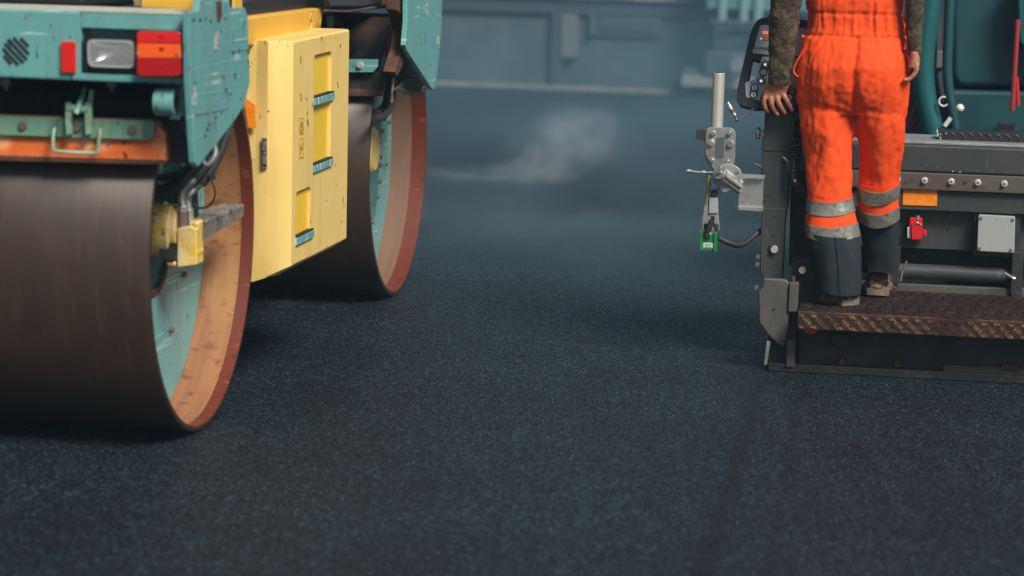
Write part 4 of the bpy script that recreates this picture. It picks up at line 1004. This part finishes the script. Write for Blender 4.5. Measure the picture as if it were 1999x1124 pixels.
def tdisp(p, n):
    d = 0.
    # gathers at the waist
    a = math.atan2(p.y-.12, p.x-xmid); 
    g = math.exp(-((p.z-(zw0+zw1)/2)/.07)**2)
    w = noise.noise(Vector((a*7, p.z*2.5, 3.)))*1.0 + noise.noise(Vector((a*15, p.z*4, 8.)))*.6
    d += .014*g*w
    for zb_ in (zw0, zw1): d -= .006*math.exp(-((p.z-zb_)/.006)**2)
    # long hanging folds below the waist
    lo = max(0., min(1., (zw0-p.z)/.1))
    q1 = noise.noise(Vector((p.x*17+p.z*2.6, p.y*6, p.z*1.7+1))); q2 = noise.noise(Vector((p.x*24-p.z*4.5+9, p.y*8, p.z*2.6+7)))
    d += lo*(.011*q1 + .003*(.25-min(.25, abs(q1)))*4 - .0035*(max(0., .16-abs(q2))/.16))
    d += lo*.004*noise.noise(Vector((p.x*36-p.z*6, p.y*20, p.z*5+5)))
    # creases round crotch and back of the knee
    r = math.hypot(p.x-xmid, p.z-zc0)
    ang = math.atan2(p.z-zc0, p.x-xmid)
    if n.y < 0: d += .006*math.exp(-(r/.16)**2)*noise.noise(Vector((ang*2.2, r*9, 3.)))
    # centre seam
    if p.z > zc0-.01 and p.z < zw0 and n.y < -.2: d -= .012*math.exp(-((p.x-xmid)/.012)**2)
    d += .003*noise.noise(Vector((p.x*60, p.y*60, p.z*45)))
    return d
tr = remeshed(m, 'trousers', oran, .0065, person, tdisp, 10)
# pocket flare at the hip, right-hand ties
pkm = MB().tube(smoothpath([pp(*a, y=.05) for a in ((1570,95),(1560,112),(1552,128),(1549,138),(1553,146),(1560,150))], 5), .006, 8, flat=.6).build('pocket_edge', oran, tr)
MB().tube(smoothpath([pp(*a, y=.04) for a in ((1764,58),(1771,70),(1774,60),(1770,48),(1765,38),(1763,30))], 6), .004, 8).build('side_tie', oran, tr)
MB().tube(smoothpath([pp(*a, y=.04) for a in ((1766,60),(1776,62),(1772,74),(1768,88),(1766,96))], 6), .005, 8).build('side_tie', oran, tr)
MB().tube(smoothpath([pp(*a, y=.05) for a in ((1770,104),(1778,118),(1779,132),(1773,140))], 6), .006, 8, flat=.6).build('pocket_edge', oran, tr)
# bands and dark lower legs
def leg_part(T, p0, p1, off, name, mt, s, sag=.010, sl=.010, th=.003, dry=.92):
    ro = leg_rings(T, p0, p1, 3, off, dry, s, sag, sl); ri = leg_rings(T, p0, p1, 3, off-th-.006, dry, s, sag, sl)
    m = MB(); m.rings(ro + ri[::-1], cap=False, closed=True)
    return m.build(name, mt, tr, ang=60)
leg_part(LL, 380, 448, .001, 'trouser_leg', oran, 0.)
leg_part(LR, 356, 418, .001, 'trouser_leg', oran, 5.)
leg_part(LL, 386, 412, .005, 'reflective_band', band, 0.); leg_part(LL, 434, 460, .005, 'reflective_band', band, 0.)
leg_part(LR, 362, 387, .005, 'reflective_band', band, 5., .02, .012); leg_part(LR, 405, 430, .005, 'reflective_band', band, 5., .02, .012)
h1 = leg_part(LL, 455, 569, .002, 'dark_trouser_bottom', navy, 0., .004, -.008, .004, .97)
h2 = leg_part(LR, 424, 534, .002, 'dark_trouser_bottom', navy, 5., -.012, -.010, .004, .80)
# stitched hem lines / centre crease
MB().tube(smoothpath([pp(*a, y=leg_at(LL, a[1])[2]-.092) for a in ((1630,462),(1636,500),(1640,540),(1644,578))], 4), .0022, 6).build('crease_seam', navy, tr)

# ---- body: one continuous surface
m = MB()
def limb(pts, rad, n=14, flat=1.): m.tube(pts, rad, n, flat=flat)
def P(px, py, y): return pp(px, py, y=y)
hipY = .115
zl_, zr2 = pp(1630,560,y=.05), pp(1715,545,y=.13)
hipL, hipR = P(1615,170,.12), P(1715,170,.12); kneeL, kneeR = P(1622,390,.105), P(1715,375,.19); anL, anR = P(1645,560,.09), P(1714,540,.325)
limb([hipL, hipL.lerp(kneeL,.5), kneeL, kneeL.lerp(anL,.4), anL, anL-Vector((0,0,.04))], [.062,.060,.044,.038,.027,.027])
limb([hipR, hipR.lerp(kneeR,.5), kneeR, kneeR.lerp(anR,.4), anR, anR-Vector((0,0,.04))], [.062,.060,.044,.038,.027,.027])
waist = P(1670,40,.12); chest = waist+Vector((0,-.0,.28)); neck = chest+Vector((0,.02,.24)); 
rings = []
for (z, rx, ry) in ((-.2,.135,.08),(-.1,.14,.085),(0,.13,.085),(.1,.13,.085),(.25,.15,.10),(.34,.165,.105),(.41,.15,.09),(.46,.08,.075),(.52,.062,.062)):
    rings.append(superring(waist+Vector((0,.02*max(0,z),z)), rx, ry, 28, 2.2))
m.rings(rings)
hc = waist+Vector((0,.05,.60)); m.sph(hc, .1, 24, (.78,.95,1.18))
m.sph(hc+Vector((0,.085,-.05)), .06, 14, (.9,.7,.8))       # jaw
limb([hc+Vector((0,.09,.01)), hc+Vector((0,.118,-.02))], [.008,.013])   # nose
for s_ in (-1, 1): m.sph(hc+Vector((s_*.078,.0,-.01)), .022, 10, (.35,.7,1.2))
for s_ in (-1, 1): m.sph(hc+Vector((s_*.03,.088,.012)), .013, 10, (1,.5,.7))
limb([waist+Vector((0,.0,.46)), hc+Vector((0,-.01,-.06))], [.062,.06])
# arms
shL, shR = waist+Vector((-.185,0,.36)), waist+Vector((.185,0,.36))
elL, elR = P(1532,-40,.02), P(1792,-40,.03); wrL, wrR = P(1520,164,.075), P(1785,100,.05)
limb([shL, shL.lerp(elL,.5), elL, elL.lerp(wrL,.35), wrL], [.048,.042,.034,.032,.022], flat=1)
limb([shR, shR.lerp(elR,.5), elR, elR.lerp(wrR,.35), wrR], [.048,.042,.032,.026,.020], flat=1)
# left hand spread over the lower edge of the panel
YH = .10
def H(px, py, y): return pp(px, py, y=y)
palm = [(158,1499,1541,.078),(168,1496,1539,.082),(176,1493,1536,.088),(184,1491,1533,.093),(190,1491,1530,.096)]
rings = []
for (py, l, r, y) in palm:
    c, rx = spn(py, l, r, y); rings.append(superring(c, rx+.003, .0155, 20, 2.6))
m.rings(rings)
def finger(pts, r0, r1):
    pts = [H(*p) for p in pts]; sp_ = smoothpath(pts, 4); n_ = len(sp_)
    m.tube(sp_, [r0+(r1-r0)*i/(n_-1) + (.0008 if i % 4 == 0 else 0) for i in range(n_)], 12); m.sph(sp_[-1], r1, 10); 
finger([(1497,181,.090),(1493,191,.084),(1491,200,.086),(1494,210,.094),(1499,217,.104)], .0098, .0080)
finger([(1506,182,.089),(1505,192,.083),(1506,203,.086),(1511,214,.098),(1518,223,.106)], .0104, .0086)
finger([(1516,182,.089),(1518,193,.083),(1521,203,.086),(1527,213,.098),(1532,220,.106)], .0104, .0086)
finger([(1527,179,.089),(1532,189,.084),(1537,198,.087),(1542,207,.095),(1546,214,.102)], .0100, .0084)
finger([(1536,160,.090),(1542,163,.098),(1546,168,.112),(1546,176,.125)], .0098, .0085)
for a in ((1497,183),(1506,183),(1516,183),(1527,181)): m.sph(H(a[0], a[1], .083), .0078, 10)
# right hand hanging, fingers curled
rings = []
for (py, l, r, y) in ((100,1776,1795,.05),(112,1776,1796,.05),(122,1774,1796,.05),(132,1771,1794,.052)):
    c, rx = spn(py, l, r, y); rings.append(superring(c, rx, .034, 20, 2.4))
m.rings(rings)
for i, yy in enumerate((.025,.043,.061,.078)):
    finger([(1790-i*.5,126,yy),(1789,137,yy),(1783,147-i*.8,yy),(1774,155-i*1.4,yy),(1766,156-i*1.6,yy)], .0088-.0004*(i==3), .0072)
finger([(1782,116,.085),(1777,128,.095),(1772,138,.095)], .0098, .0085)
body = remeshed(m, 'body', skin, .0036, person, None, 2)
m = MB(); m.sph(hc+Vector((0,-.012,.022)), .108, 28, (.80,.98,1.13)); hb = m.build('hair', hairm, person)
for v in hb.data.vertices:
    dd = v.co-hc
    if dd.y > .03 and dd.z < .06: v.co = hc+dd*.7
    v.co += dd.normalized()*.006*noise.noise(v.co*50)
# ---- sweater
m = MB()
def sleeve(T):
    rings = []
    for (py, l, r, y, dr) in T:
        c, rx = spn(py, l, r, y); rings.append(superring(c, rx, rx*dr, 36, 2.2))
    return rings
SL = [(-40,1503,1572,.02,.8),(0,1503,1567,.03,.8),(30,1501,1562,.035,.8),(60,1499,1558,.045,.82),(90,1499,1552,.055,.82),(120,1500,1547,.062,.82),(145,1499,1544,.068,.8),(160,1499,1543,.072,.74),(167,1500,1541,.074,.7)]
SR = [(-40,1764,1812,.03,1.1),(0,1766,1806,.035,1.1),(30,1769,1803,.04,1.1),(60,1770,1802,.045,1.1),(90,1772,1799,.047,1.15),(108,1774,1797,.05,1.15)]
m.rings(sleeve(SL)); m.rings(sleeve(SR))
m.tube([shL, shL.lerp(elL,.5), elL+Vector((.01,0,0))], [.075,.068,.062], 24); m.tube([shR, shR.lerp(elR,.5), elR], [.075,.065,.052], 24)
rings = []
for (z, rx, ry) in ((.12,.15,.11),(.25,.185,.132),(.34,.20,.13),(.41,.17,.11),(.46,.09,.085),(.475,.075,.075)):
    rings.append(superring(waist+Vector((0,.02*max(0,z),z)), rx, ry, 40, 2.2))
m.rings(rings)
zcf = pp(1520, 150, y=.07).z
def sdisp(p, n):
    d = .007*noise.noise(Vector((p.x*14, p.y*14, p.z*26))) + .003*noise.noise(p*60)
    if p.x < pp(1575,80,y=.07).x and p.z < zcf+.03: d -= .003
    return d
sw = remeshed(m, 'sweater', knit, .006, person, sdisp, 1)
# ---- boots
def boot(heel, toe, upz, name='boot', mt=mud):
    d = (toe-heel); d.z = 0; L_ = d.length; d.normalize(); s_ = Vector((d.y, -d.x, 0))
    out = []
    prof = [(0,.034),(.02,.041),(.15,.040),(.45,.038),(.70,.052),(.85,.050),(.97,.034),(1.0,.014)]
    def foot(scale, z):
        r = [heel + d*L_*t + s_*w*scale + Vector((0,0,z)) for t, w in prof] + [heel + d*L_*t - s_*w*scale + Vector((0,0,z)) for t, w in reversed(prof)]
        return r
    root = MB().rings([foot(1.0, 0), foot(1.04, .006), foot(1.04, .024), foot(.98, .028)]).build('boot', solem, person, bev=.002)
    m = MB(); rings = []
    for t, w, h in ((.0,.030,.052),(.04,.038,.064),(.18,.039,.085),(.34,.036,.09),(.48,.037,.082),(.62,.043,.072),(.78,.046,.064),(.90,.038,.052),(.985,.018,.028)):
        c = heel + d*L_*t + Vector((0,0,.024)); r = []
        for k in range(20):
            a = PI*k/19; r.append(c + s_*w*math.cos(a) + Vector((0,0, h*math.sin(a)**.8)))
        rings.append(r)
    m.rings(rings); m.cyl(heel+d*L_*.26+Vector((0,0,.05)), heel+d*L_*.28+Vector((0,0,.16)), .036, 24, .037)
    def bd(p, n): return .004*noise.noise(p*45) + .0025*noise.noise(p*110)
    up = remeshed(m, 'boot_upper', mt, .004, root, bd, 2)
    m = MB()
    for k in range(4):
        c = heel + d*L_*(.36+.08*k) + Vector((0,0,.024+.098-.016*k)); m.tube([c-s_*.024, c+Vector((0,0,.004)), c+s_*.024], .003, 6)
    m.build('laces', solem, root)
    return root
hL = pp(1662, 597, z=zp+.003); tL = pp(1552, 571, z=zp+.003)
dL = (tL-hL); tL = hL + dL.normalized()*.305
boot(hL, tL, 0)
hR = pp(1713, 577, y=.27); tR = hR + Vector((-.02, 1, 0)).normalized()*.225
boot(hR, tR, 0)
print('INFO plat z', zp, 'edge', YPF, 'back', yback, 'heelL', hL, tL, 'heelR', hR, 'paver o', PF.o, 'hand depth', c_)

# ================================================================= SETTING
# asphalt
am = bpy.data.materials.new('fresh_asphalt'); am.use_nodes = True; nt = am.node_tree; N = nt.nodes; L = nt.links
b = N['Principled BSDF']; tc = N.new('ShaderNodeTexCoord')
def tx(kind, scale, **k):
    mp = N.new('ShaderNodeMapping'); L.new(tc.outputs['Object'], mp.inputs['Vector']); mp.inputs['Scale'].default_value = scale if isinstance(scale, tuple) else (scale,)*3
    t = N.new('ShaderNodeTexNoise' if kind == 'n' else 'ShaderNodeTexVoronoi'); t.inputs['Scale'].default_value = 1
    if kind == 'n': t.inputs['Detail'].default_value = k.get('d', 4); t.inputs['Roughness'].default_value = k.get('r', .6)
    L.new(mp.outputs[0], t.inputs['Vector']); return t
def rng(o, a, b_, c, d):
    r = N.new('ShaderNodeMapRange'); L.new(o, r.inputs['Value'])
    for i, v in zip((1, 2, 3, 4), (a, b_, c, d)): r.inputs[i].default_value = v
    return r.outputs[0]
def mul(a, b_, op='MULTIPLY'):
    x = N.new('ShaderNodeMath'); x.operation = op
    for i, v in ((0, a), (1, b_)):
        if isinstance(v, (int, float)): x.inputs[i].default_value = v
        else: L.new(v, x.inputs[i])
    return x.outputs[0]
v1 = tx('v', 185.); v2 = tx('v', 130.); n1 = tx('n', 260., d=3); n2 = tx('n', 1.3, d=5); n3 = tx('n', (9., .35, 1), d=3); n4 = tx('n', 14., d=6, r=.7)
s1 = N.new('ShaderNodeSeparateColor'); L.new(v1.outputs['Color'], s1.inputs[0])
s2 = N.new('ShaderNodeSeparateColor'); L.new(v2.outputs['Color'], s2.inputs[0])
stone = rng(s1.outputs[0], .5, 1., .12, 4.4); stone = mul(stone, rng(s2.outputs[1], .6, 1., .7, 2.8))
stone = mul(stone, rng(n4.outputs['Fac'], .3, .7, .85, 1.15)); stone = mul(stone, rng(n2.outputs['Fac'], .3, .7, .7, 1.3)); stone = mul(stone, rng(n3.outputs['Fac'], .3, .7, .85, 1.15))
# faint lane joint and roller edge marks running along the mat
j0, j1 = W.pt(1395, 1115, z=0), W.pt(1492, 760, z=0)
sx = N.new('ShaderNodeSeparateXYZ'); L.new(tc.outputs['Object'], sx.inputs[0])
for off_, wd_, am_ in ((0., .05, .45), (.16, .025, .7), (-1.9, .03, .75), (-1.15, .02, .82)):
    jd = (j1-j0).normalized()
    dd = mul(mul(mul(sx.outputs[0], jd.y), mul(sx.outputs[1], -jd.x), 'ADD'), -(j0.x*jd.y-j0.y*jd.x)-off_, 'ADD')
    dd = mul(mul(dd, mul(n4.outputs['Fac'], .05), 'ADD'), 0, 'ADD'); ab = mul(dd, 0); ab.node.operation = 'ABSOLUTE'
    stone = mul(stone, rng(ab, 0, wd_, am_, 1.))
mx = N.new('ShaderNodeVectorMath'); mx.operation = 'SCALE'; mx.inputs[0].default_value = (.0052, .0108, .0158); L.new(stone, mx.inputs['Scale']); L.new(mx.outputs[0], b.inputs['Base Color'])
L.new(rng(s1.outputs[1], 0, 1, .32, .9), b.inputs['Roughness']); b.inputs['Specular IOR Level'].default_value = .26
hgt = mul(rng(v1.outputs['Distance'], 0, .7, 1, 0), rng(s1.outputs[2], 0, 1, .3, 1.))
hgt = mul(hgt, mul(n4.outputs['Fac'], .25), 'ADD')
bp = N.new('ShaderNodeBump'); bp.inputs['Strength'].default_value = .95; bp.inputs['Distance'].default_value = .006; L.new(hgt, bp.inputs['Height'])
bp2 = N.new('ShaderNodeBump'); bp2.inputs['Strength'].default_value = .3; bp2.inputs['Distance'].default_value = .02; L.new(n2.outputs['Fac'], bp2.inputs['Height']); L.new(bp.outputs[0], bp2.inputs['Normal'])
L.new(bp2.outputs[0], b.inputs['Normal'])
m = MB(); g = [m.bm.verts.new((x, y, 0)) for x, y in ((-80, -20), (80, -20), (80, 140), (-80, 140))]; m.bm.faces.new(g)
road = m.build('asphalt', am, None, smooth=False); tag(road, kind='structure')

# background: low wall of grey panels, kerb, and a parked machine
bgw = mat('blue_grey_concrete', (.050, .080, .095), .8, layers=[('noise', .8, .4, .7, (.030, .05, .065)), ('noise', 3., .45, .7, (.07, .10, .115))], bump=[('noise', 6., .4, .02)])
bgd = mat('dark_panel', (.035, .055, .07), .7, layers=[('noise', 1.5, .4, .7, (.03, .045, .06))])
bgp = mat('pale_weathered_concrete', (.20, .20, .195), .8, layers=[('noise', 2., .4, .65, (.09, .10, .105))])
g0 = W.pt(850, 166, z=0); g1 = W.pt(1480, 190, z=0)
ang = math.atan2(g1.y-g0.y, g1.x-g0.x)
GF = Frame(g0.x, g0.y, -ang)
def gp(px, py, y=0.): return GF.pt(px, py, y=y)
wall = thing('boundary_wall', 'long low blue grey concrete wall with pale coping behind the steam', 'wall', GF.o, ang)
def gb(x0, x1, y0_, y1_, z0, z1, name, mt, par, bev=.01): return MB().box(x0, x1, y0_, y1_, z0, z1).build(name, mt, par, bev=bev)
zt_ = gp(1000, 8).z; zl2 = gp(1000, 24).z
xe = gp(1385, 100).x
gb(-14, xe, .0, .3, .0, zl2, 'panel', bgw, wall)
gb(-14, xe+.3, -.04, .36, zl2+.0, zt_+.06, 'coping', bgd, wall)
gb(-14, xe+.3, -.07, .36, zt_+.0601, zt_+.09, 'coping_edge', bgp, wall)
cx0 = gp(1112, 100).x; gb(cx0-.07, cx0+.07, -.08, 0, gp(1112,112).z, zl2, 'pillar', mat('mid_pale_concrete', (.12,.13,.14), .8), wall)
cx0 = gp(1088, 100).x; gb(cx0-.05, cx0+.05, -.06, -.002, 0, zl2, 'joint_rib', bgd, wall)
a, b_ = gp(1157, 24), gp(1294, 74)
gb(a.x, b_.x, -.03, -.002, b_.z, a.z, 'framed_panel', bgw, wall); gb(a.x+.06, b_.x-.06, -.045, -.031, b_.z+.05, a.z-.05, 'panel_inset', bgd, wall)
for i, xx in enumerate((-12,-9.5,-7,-4.6,-2.3,-.2)):
    gb(xx, xx+.06, -.05, -.002, 0, zl2, 'joint_rib', bgd, wall)
gb(a.x-.02, a.x+.02, -.05, -.031, b_.z, a.z, 'frame_bar', bgp if 0 else bgw, wall)
ks = gb(-14, 14, -.16, -.10, 0, .045, 'kerb', bgp, None); ks.location = GF.o; ks.rotation_euler = (0, 0, ang); tag(ks, kind='structure')
# parked teal machine right of wall
mach = thing('parked_truck', 'pale teal truck side with round white lamp parked at the end of the low wall', 'truck', GF.o, ang)
tl1 = mat('faded_teal_truck', (.09, .21, .22), .5, layers=[('noise', 2., .4, .7, (.075, .17, .19))])
yM = -.4
def mb(px0, py0, px1, py1, y, d, name, mt, par=mach, bev=.02):
    a, b_ = gp(px0, py0, y), gp(px1, py1, y); return gb(a.x, b_.x, y, y+d, b_.z, a.z, name, mt, par, bev)
mb(1388, -300, 2300, 48, yM, 1.6, 'body', tl1); mb(1384, 46, 2300, 68, yM-.04, 1.5, 'side_rail', bgw)
mb(1392, 69, 2300, 100, yM+.06, 1.4, 'chassis_rail', mat('truck_dark_rail', (.06,.09,.12), .6)); mb(1376, 100, 1424, 150, yM-.02, .4, 'mudguard', bgd)
mb(1418, 100, 2300, 150, yM+.04, 1.2, 'lower_panel', bgw); mb(1330, 168, 2300, 182, yM+.0, .3, 'side_skirt', mat('skirt_grey', (.22,.21,.2), .7), bev=.005)
mb(1330, 150, 2300, 168, yM+.05, .3, 'skirt_panel', bgd)
for px in (1410, 1452, 1480): mb(px, -200, px+7, 46, yM-.03, .03, 'post', mat('pale_teal_post', (.17,.30,.29), .5))
c = gp(1440, 127, yM-.06); MB().cyl(c, c+Vector((0,-.06,0)), .065, 24).build('round_lamp', bgp, mach, bev=.01)
for px in (1500, 1800):
    c = gp(px, 160, yM+.2)
    m = MB(); m.cyl(Vector((c.x, yM+.05, .3)), Vector((c.x, yM+.4, .3)), .3, 32); m.build('wheel', rubber, mach, bev=.02)

# ---------------------------------------------------------------- steam and haze
def volmat(name, col, base_d, fn=None):
    m_ = bpy.data.materials.new(name); m_.use_nodes = True; nt = m_.node_tree; N = nt.nodes; L = nt.links
    for n in list(N):
        if n.type != 'OUTPUT_MATERIAL': N.remove(n)
    out = [n for n in N if n.type == 'OUTPUT_MATERIAL'][0]
    pv = N.new('ShaderNodeVolumePrincipled'); pv.inputs['Color'].default_value = (*col, 1); pv.inputs['Density'].default_value = base_d
    pv.inputs['Anisotropy'].default_value = .2
    L.new(pv.outputs[0], out.inputs['Volume'])
    if fn: fn(m_, N, L, pv)
    return m_
def steamfn(scale, lo, hi, dens, stretch=(1, 1, 1), dist=.8):
    def fn(m_, N, L, pv):
        tc = N.new('ShaderNodeTexCoord')
        mp = N.new('ShaderNodeMapping'); L.new(tc.outputs['Object'], mp.inputs[0]); mp.inputs['Scale'].default_value = stretch
        n = N.new('ShaderNodeTexNoise'); n.inputs['Scale'].default_value = scale; n.inputs['Detail'].default_value = 4.; n.inputs['Roughness'].default_value = .6; n.inputs['Distortion'].default_value = dist
        L.new(mp.outputs[0], n.inputs['Vector'])
        # soft falloff towards the hull of a unit sphere in object space
        ln = N.new('ShaderNodeVectorMath'); ln.operation = 'LENGTH'; L.new(tc.outputs['Object'], ln.inputs[0])
        fr = N.new('ShaderNodeMapRange'); L.new(ln.outputs['Value'], fr.inputs[0]); fr.inputs[1].default_value = 1.; fr.inputs[2].default_value = .25; fr.inputs[3].default_value = 0.; fr.inputs[4].default_value = 1.
        mr = N.new('ShaderNodeMapRange'); L.new(n.outputs['Fac'], mr.inputs[0]); mr.inputs[1].default_value = lo; mr.inputs[2].default_value = hi; mr.inputs[3].default_value = 0; mr.inputs[4].default_value = dens
        mm = N.new('ShaderNodeMath'); mm.operation = 'MULTIPLY'; L.new(fr.outputs[0], mm.inputs[0]); L.new(mr.outputs[0], mm.inputs[1])
        L.new(mm.outputs[0], pv.inputs['Density'])
    return fn
STEAM = volmat('steam_volume', (.92, .97, 1.), .0, steamfn(1.9, .42, .78, 3.9, (1, 1, 1), 1.0))
STEAM2 = volmat('ground_wisp_volume', (.92, .97, 1.), .0, steamfn(2.2, .42, .72, 1.4, (1, 1, .6)))
def puff(c, sx, sy, sz, rx=0., mt=STEAM):
    m = MB(); m.sph((0,0,0), 1., 24); o = m.build('steam', mt, None); o.location = c; o.scale = (sx, sy, sz); o.rotation_euler = (0, rx, 0)
    return o
s0 = W.pt(1040, 360, z=0)
m = MB()
st = puff((W.pt(1082, 292, y=s0.y).x, s0.y, W.pt(1082, 294, y=s0.y).z), .46, .34, .25, -.5)
stb = puff((W.pt(1150, 262, y=s0.y).x, s0.y+.1, W.pt(1150, 268, y=s0.y).z), .55, .35, .16, -.2, STEAM2); stb.name = 'steam_wisp'; stb.rotation_euler.z = 2.
tag(stb, 'upper right wisp of the white steam drifting away to the right', 'steam', 'stuff')
tag(st, 'curling puff of white steam rising off the asphalt in the centre', 'steam', 'stuff')
s1_ = W.pt(950, 352, z=0)
st2 = puff((s1_.x+.02, s1_.y, .035), .62, .45, .06, 0, STEAM2); st2.name = 'low_steam'
tag(st2, 'thin flat streak of steam lying low on the asphalt beside far drum', 'steam', 'stuff')
s2_ = W.pt(1260, 520, z=0)
m3 = volmat('drifting_smoke_volume', (.50, .80, .92), .0, steamfn(1.5, .40, .75, .24))
st3 = puff((s2_.x-.1, s2_.y+.3, .25), 1.9, 2.6, .5, 0, m3); st3.name = 'drifting_smoke'
tag(st3, 'faint bluish smoke drifting over the asphalt between roller and paver', 'smoke', 'stuff')
m4 = volmat('smoke_bank_volume', (.26, .50, .62), .0, steamfn(1.6, .30, .74, .28))
st4 = puff((.6, 18.8, .35), 5.5, 3.6, 1.0, 0, m4); st4.name = 'smoke_bank'
tag(st4, 'broad veil of blue grey smoke hanging in front of the low wall', 'smoke', 'stuff')
m = MB(); rg = random.Random(3)
for k in range(520):
    px_, py_ = rg.uniform(300, 1999), 300+820*rg.random()**1.0
    c_g = W.pt(px_, py_, z=0); r_g = rg.uniform(.0015, .0038)
    bmesh.ops.create_icosphere(m.bm, subdivisions=1, radius=r_g, matrix=Matrix.Translation((c_g.x, c_g.y, r_g*.5)) @ Matrix.Rotation(rg.random()*6, 4, 'Z') @ Matrix.Diagonal((1, rg.uniform(.6, 1.2), .7, 1)))
gr_ = m.build('loose_grit', mat('asphalt_grit', (.03, .037, .042), .6, layers=[('cell', 60., .6, .9, (.10, .11, .12))]), None, smooth=False); tag(gr_, kind='stuff')
HZ = volmat('haze_volume', (.45, .74, .90), .0024)
m = MB(); m.box(-90, 90, -25, 145, -1, 9); hz = m.build('haze', HZ, None, smooth=False); tag(hz, kind='stuff')

# ---------------------------------------------------------------- light
w = bpy.data.worlds.new('World'); sc.world = w; w.use_nodes = True; nt = w.node_tree
bg = nt.nodes['Background']; sky = nt.nodes.new('ShaderNodeTexSky'); sky.sky_type = 'NISHITA'; sky.sun_disc = False
SE, SA = math.radians(46), math.radians(146)   # azimuth clockwise from +Y
sky.sun_elevation = SE; sky.sun_rotation = SA; sky.air_density = 1.2; sky.dust_density = 2.0; sky.ozone_density = 1.5
nt.links.new(sky.outputs[0], bg.inputs[0]); bg.inputs[1].default_value = .058
sd = bpy.data.lights.new('sun', 'SUN'); sd.energy = 4.2; sd.angle = math.radians(20); sd.color = (1, .93, .82)
so_ = bpy.data.objects.new('sun', sd); COL.objects.link(so_)
dirv = Vector((math.sin(SA)*math.cos(SE), math.cos(SA)*math.cos(SE), math.sin(SE)))
so_.rotation_euler = dirv.to_track_quat('Z', 'Y').to_euler(); so_.location = dirv*30
# ---------------------------------------------------------------- camera
cd = bpy.data.cameras.new('camera'); cam = bpy.data.objects.new('camera', cd); COL.objects.link(cam)
M = Matrix((RT, UP, -FW)).transposed().to_4x4(); M.translation = CAMP; cam.matrix_world = M
cd.sensor_width = 36; cd.lens = 36*FPX/1999; cd.clip_end = 500
cd.dof.use_dof = True; cd.dof.focus_distance = 9.9; cd.dof.aperture_fstop = 2.2
sc.camera = cam
sc.view_settings.view_transform = 'Standard'; sc.view_settings.look = 'None'; sc.view_settings.gamma = 1; sc.view_settings.exposure = .35
sc.cycles.use_denoising = True; sc.cycles.denoising_prefilter = 'FAST'; sc.cycles.volume_step_rate = 2.; sc.cycles.volume_bounces = 1; sc.cycles.max_bounces = 6
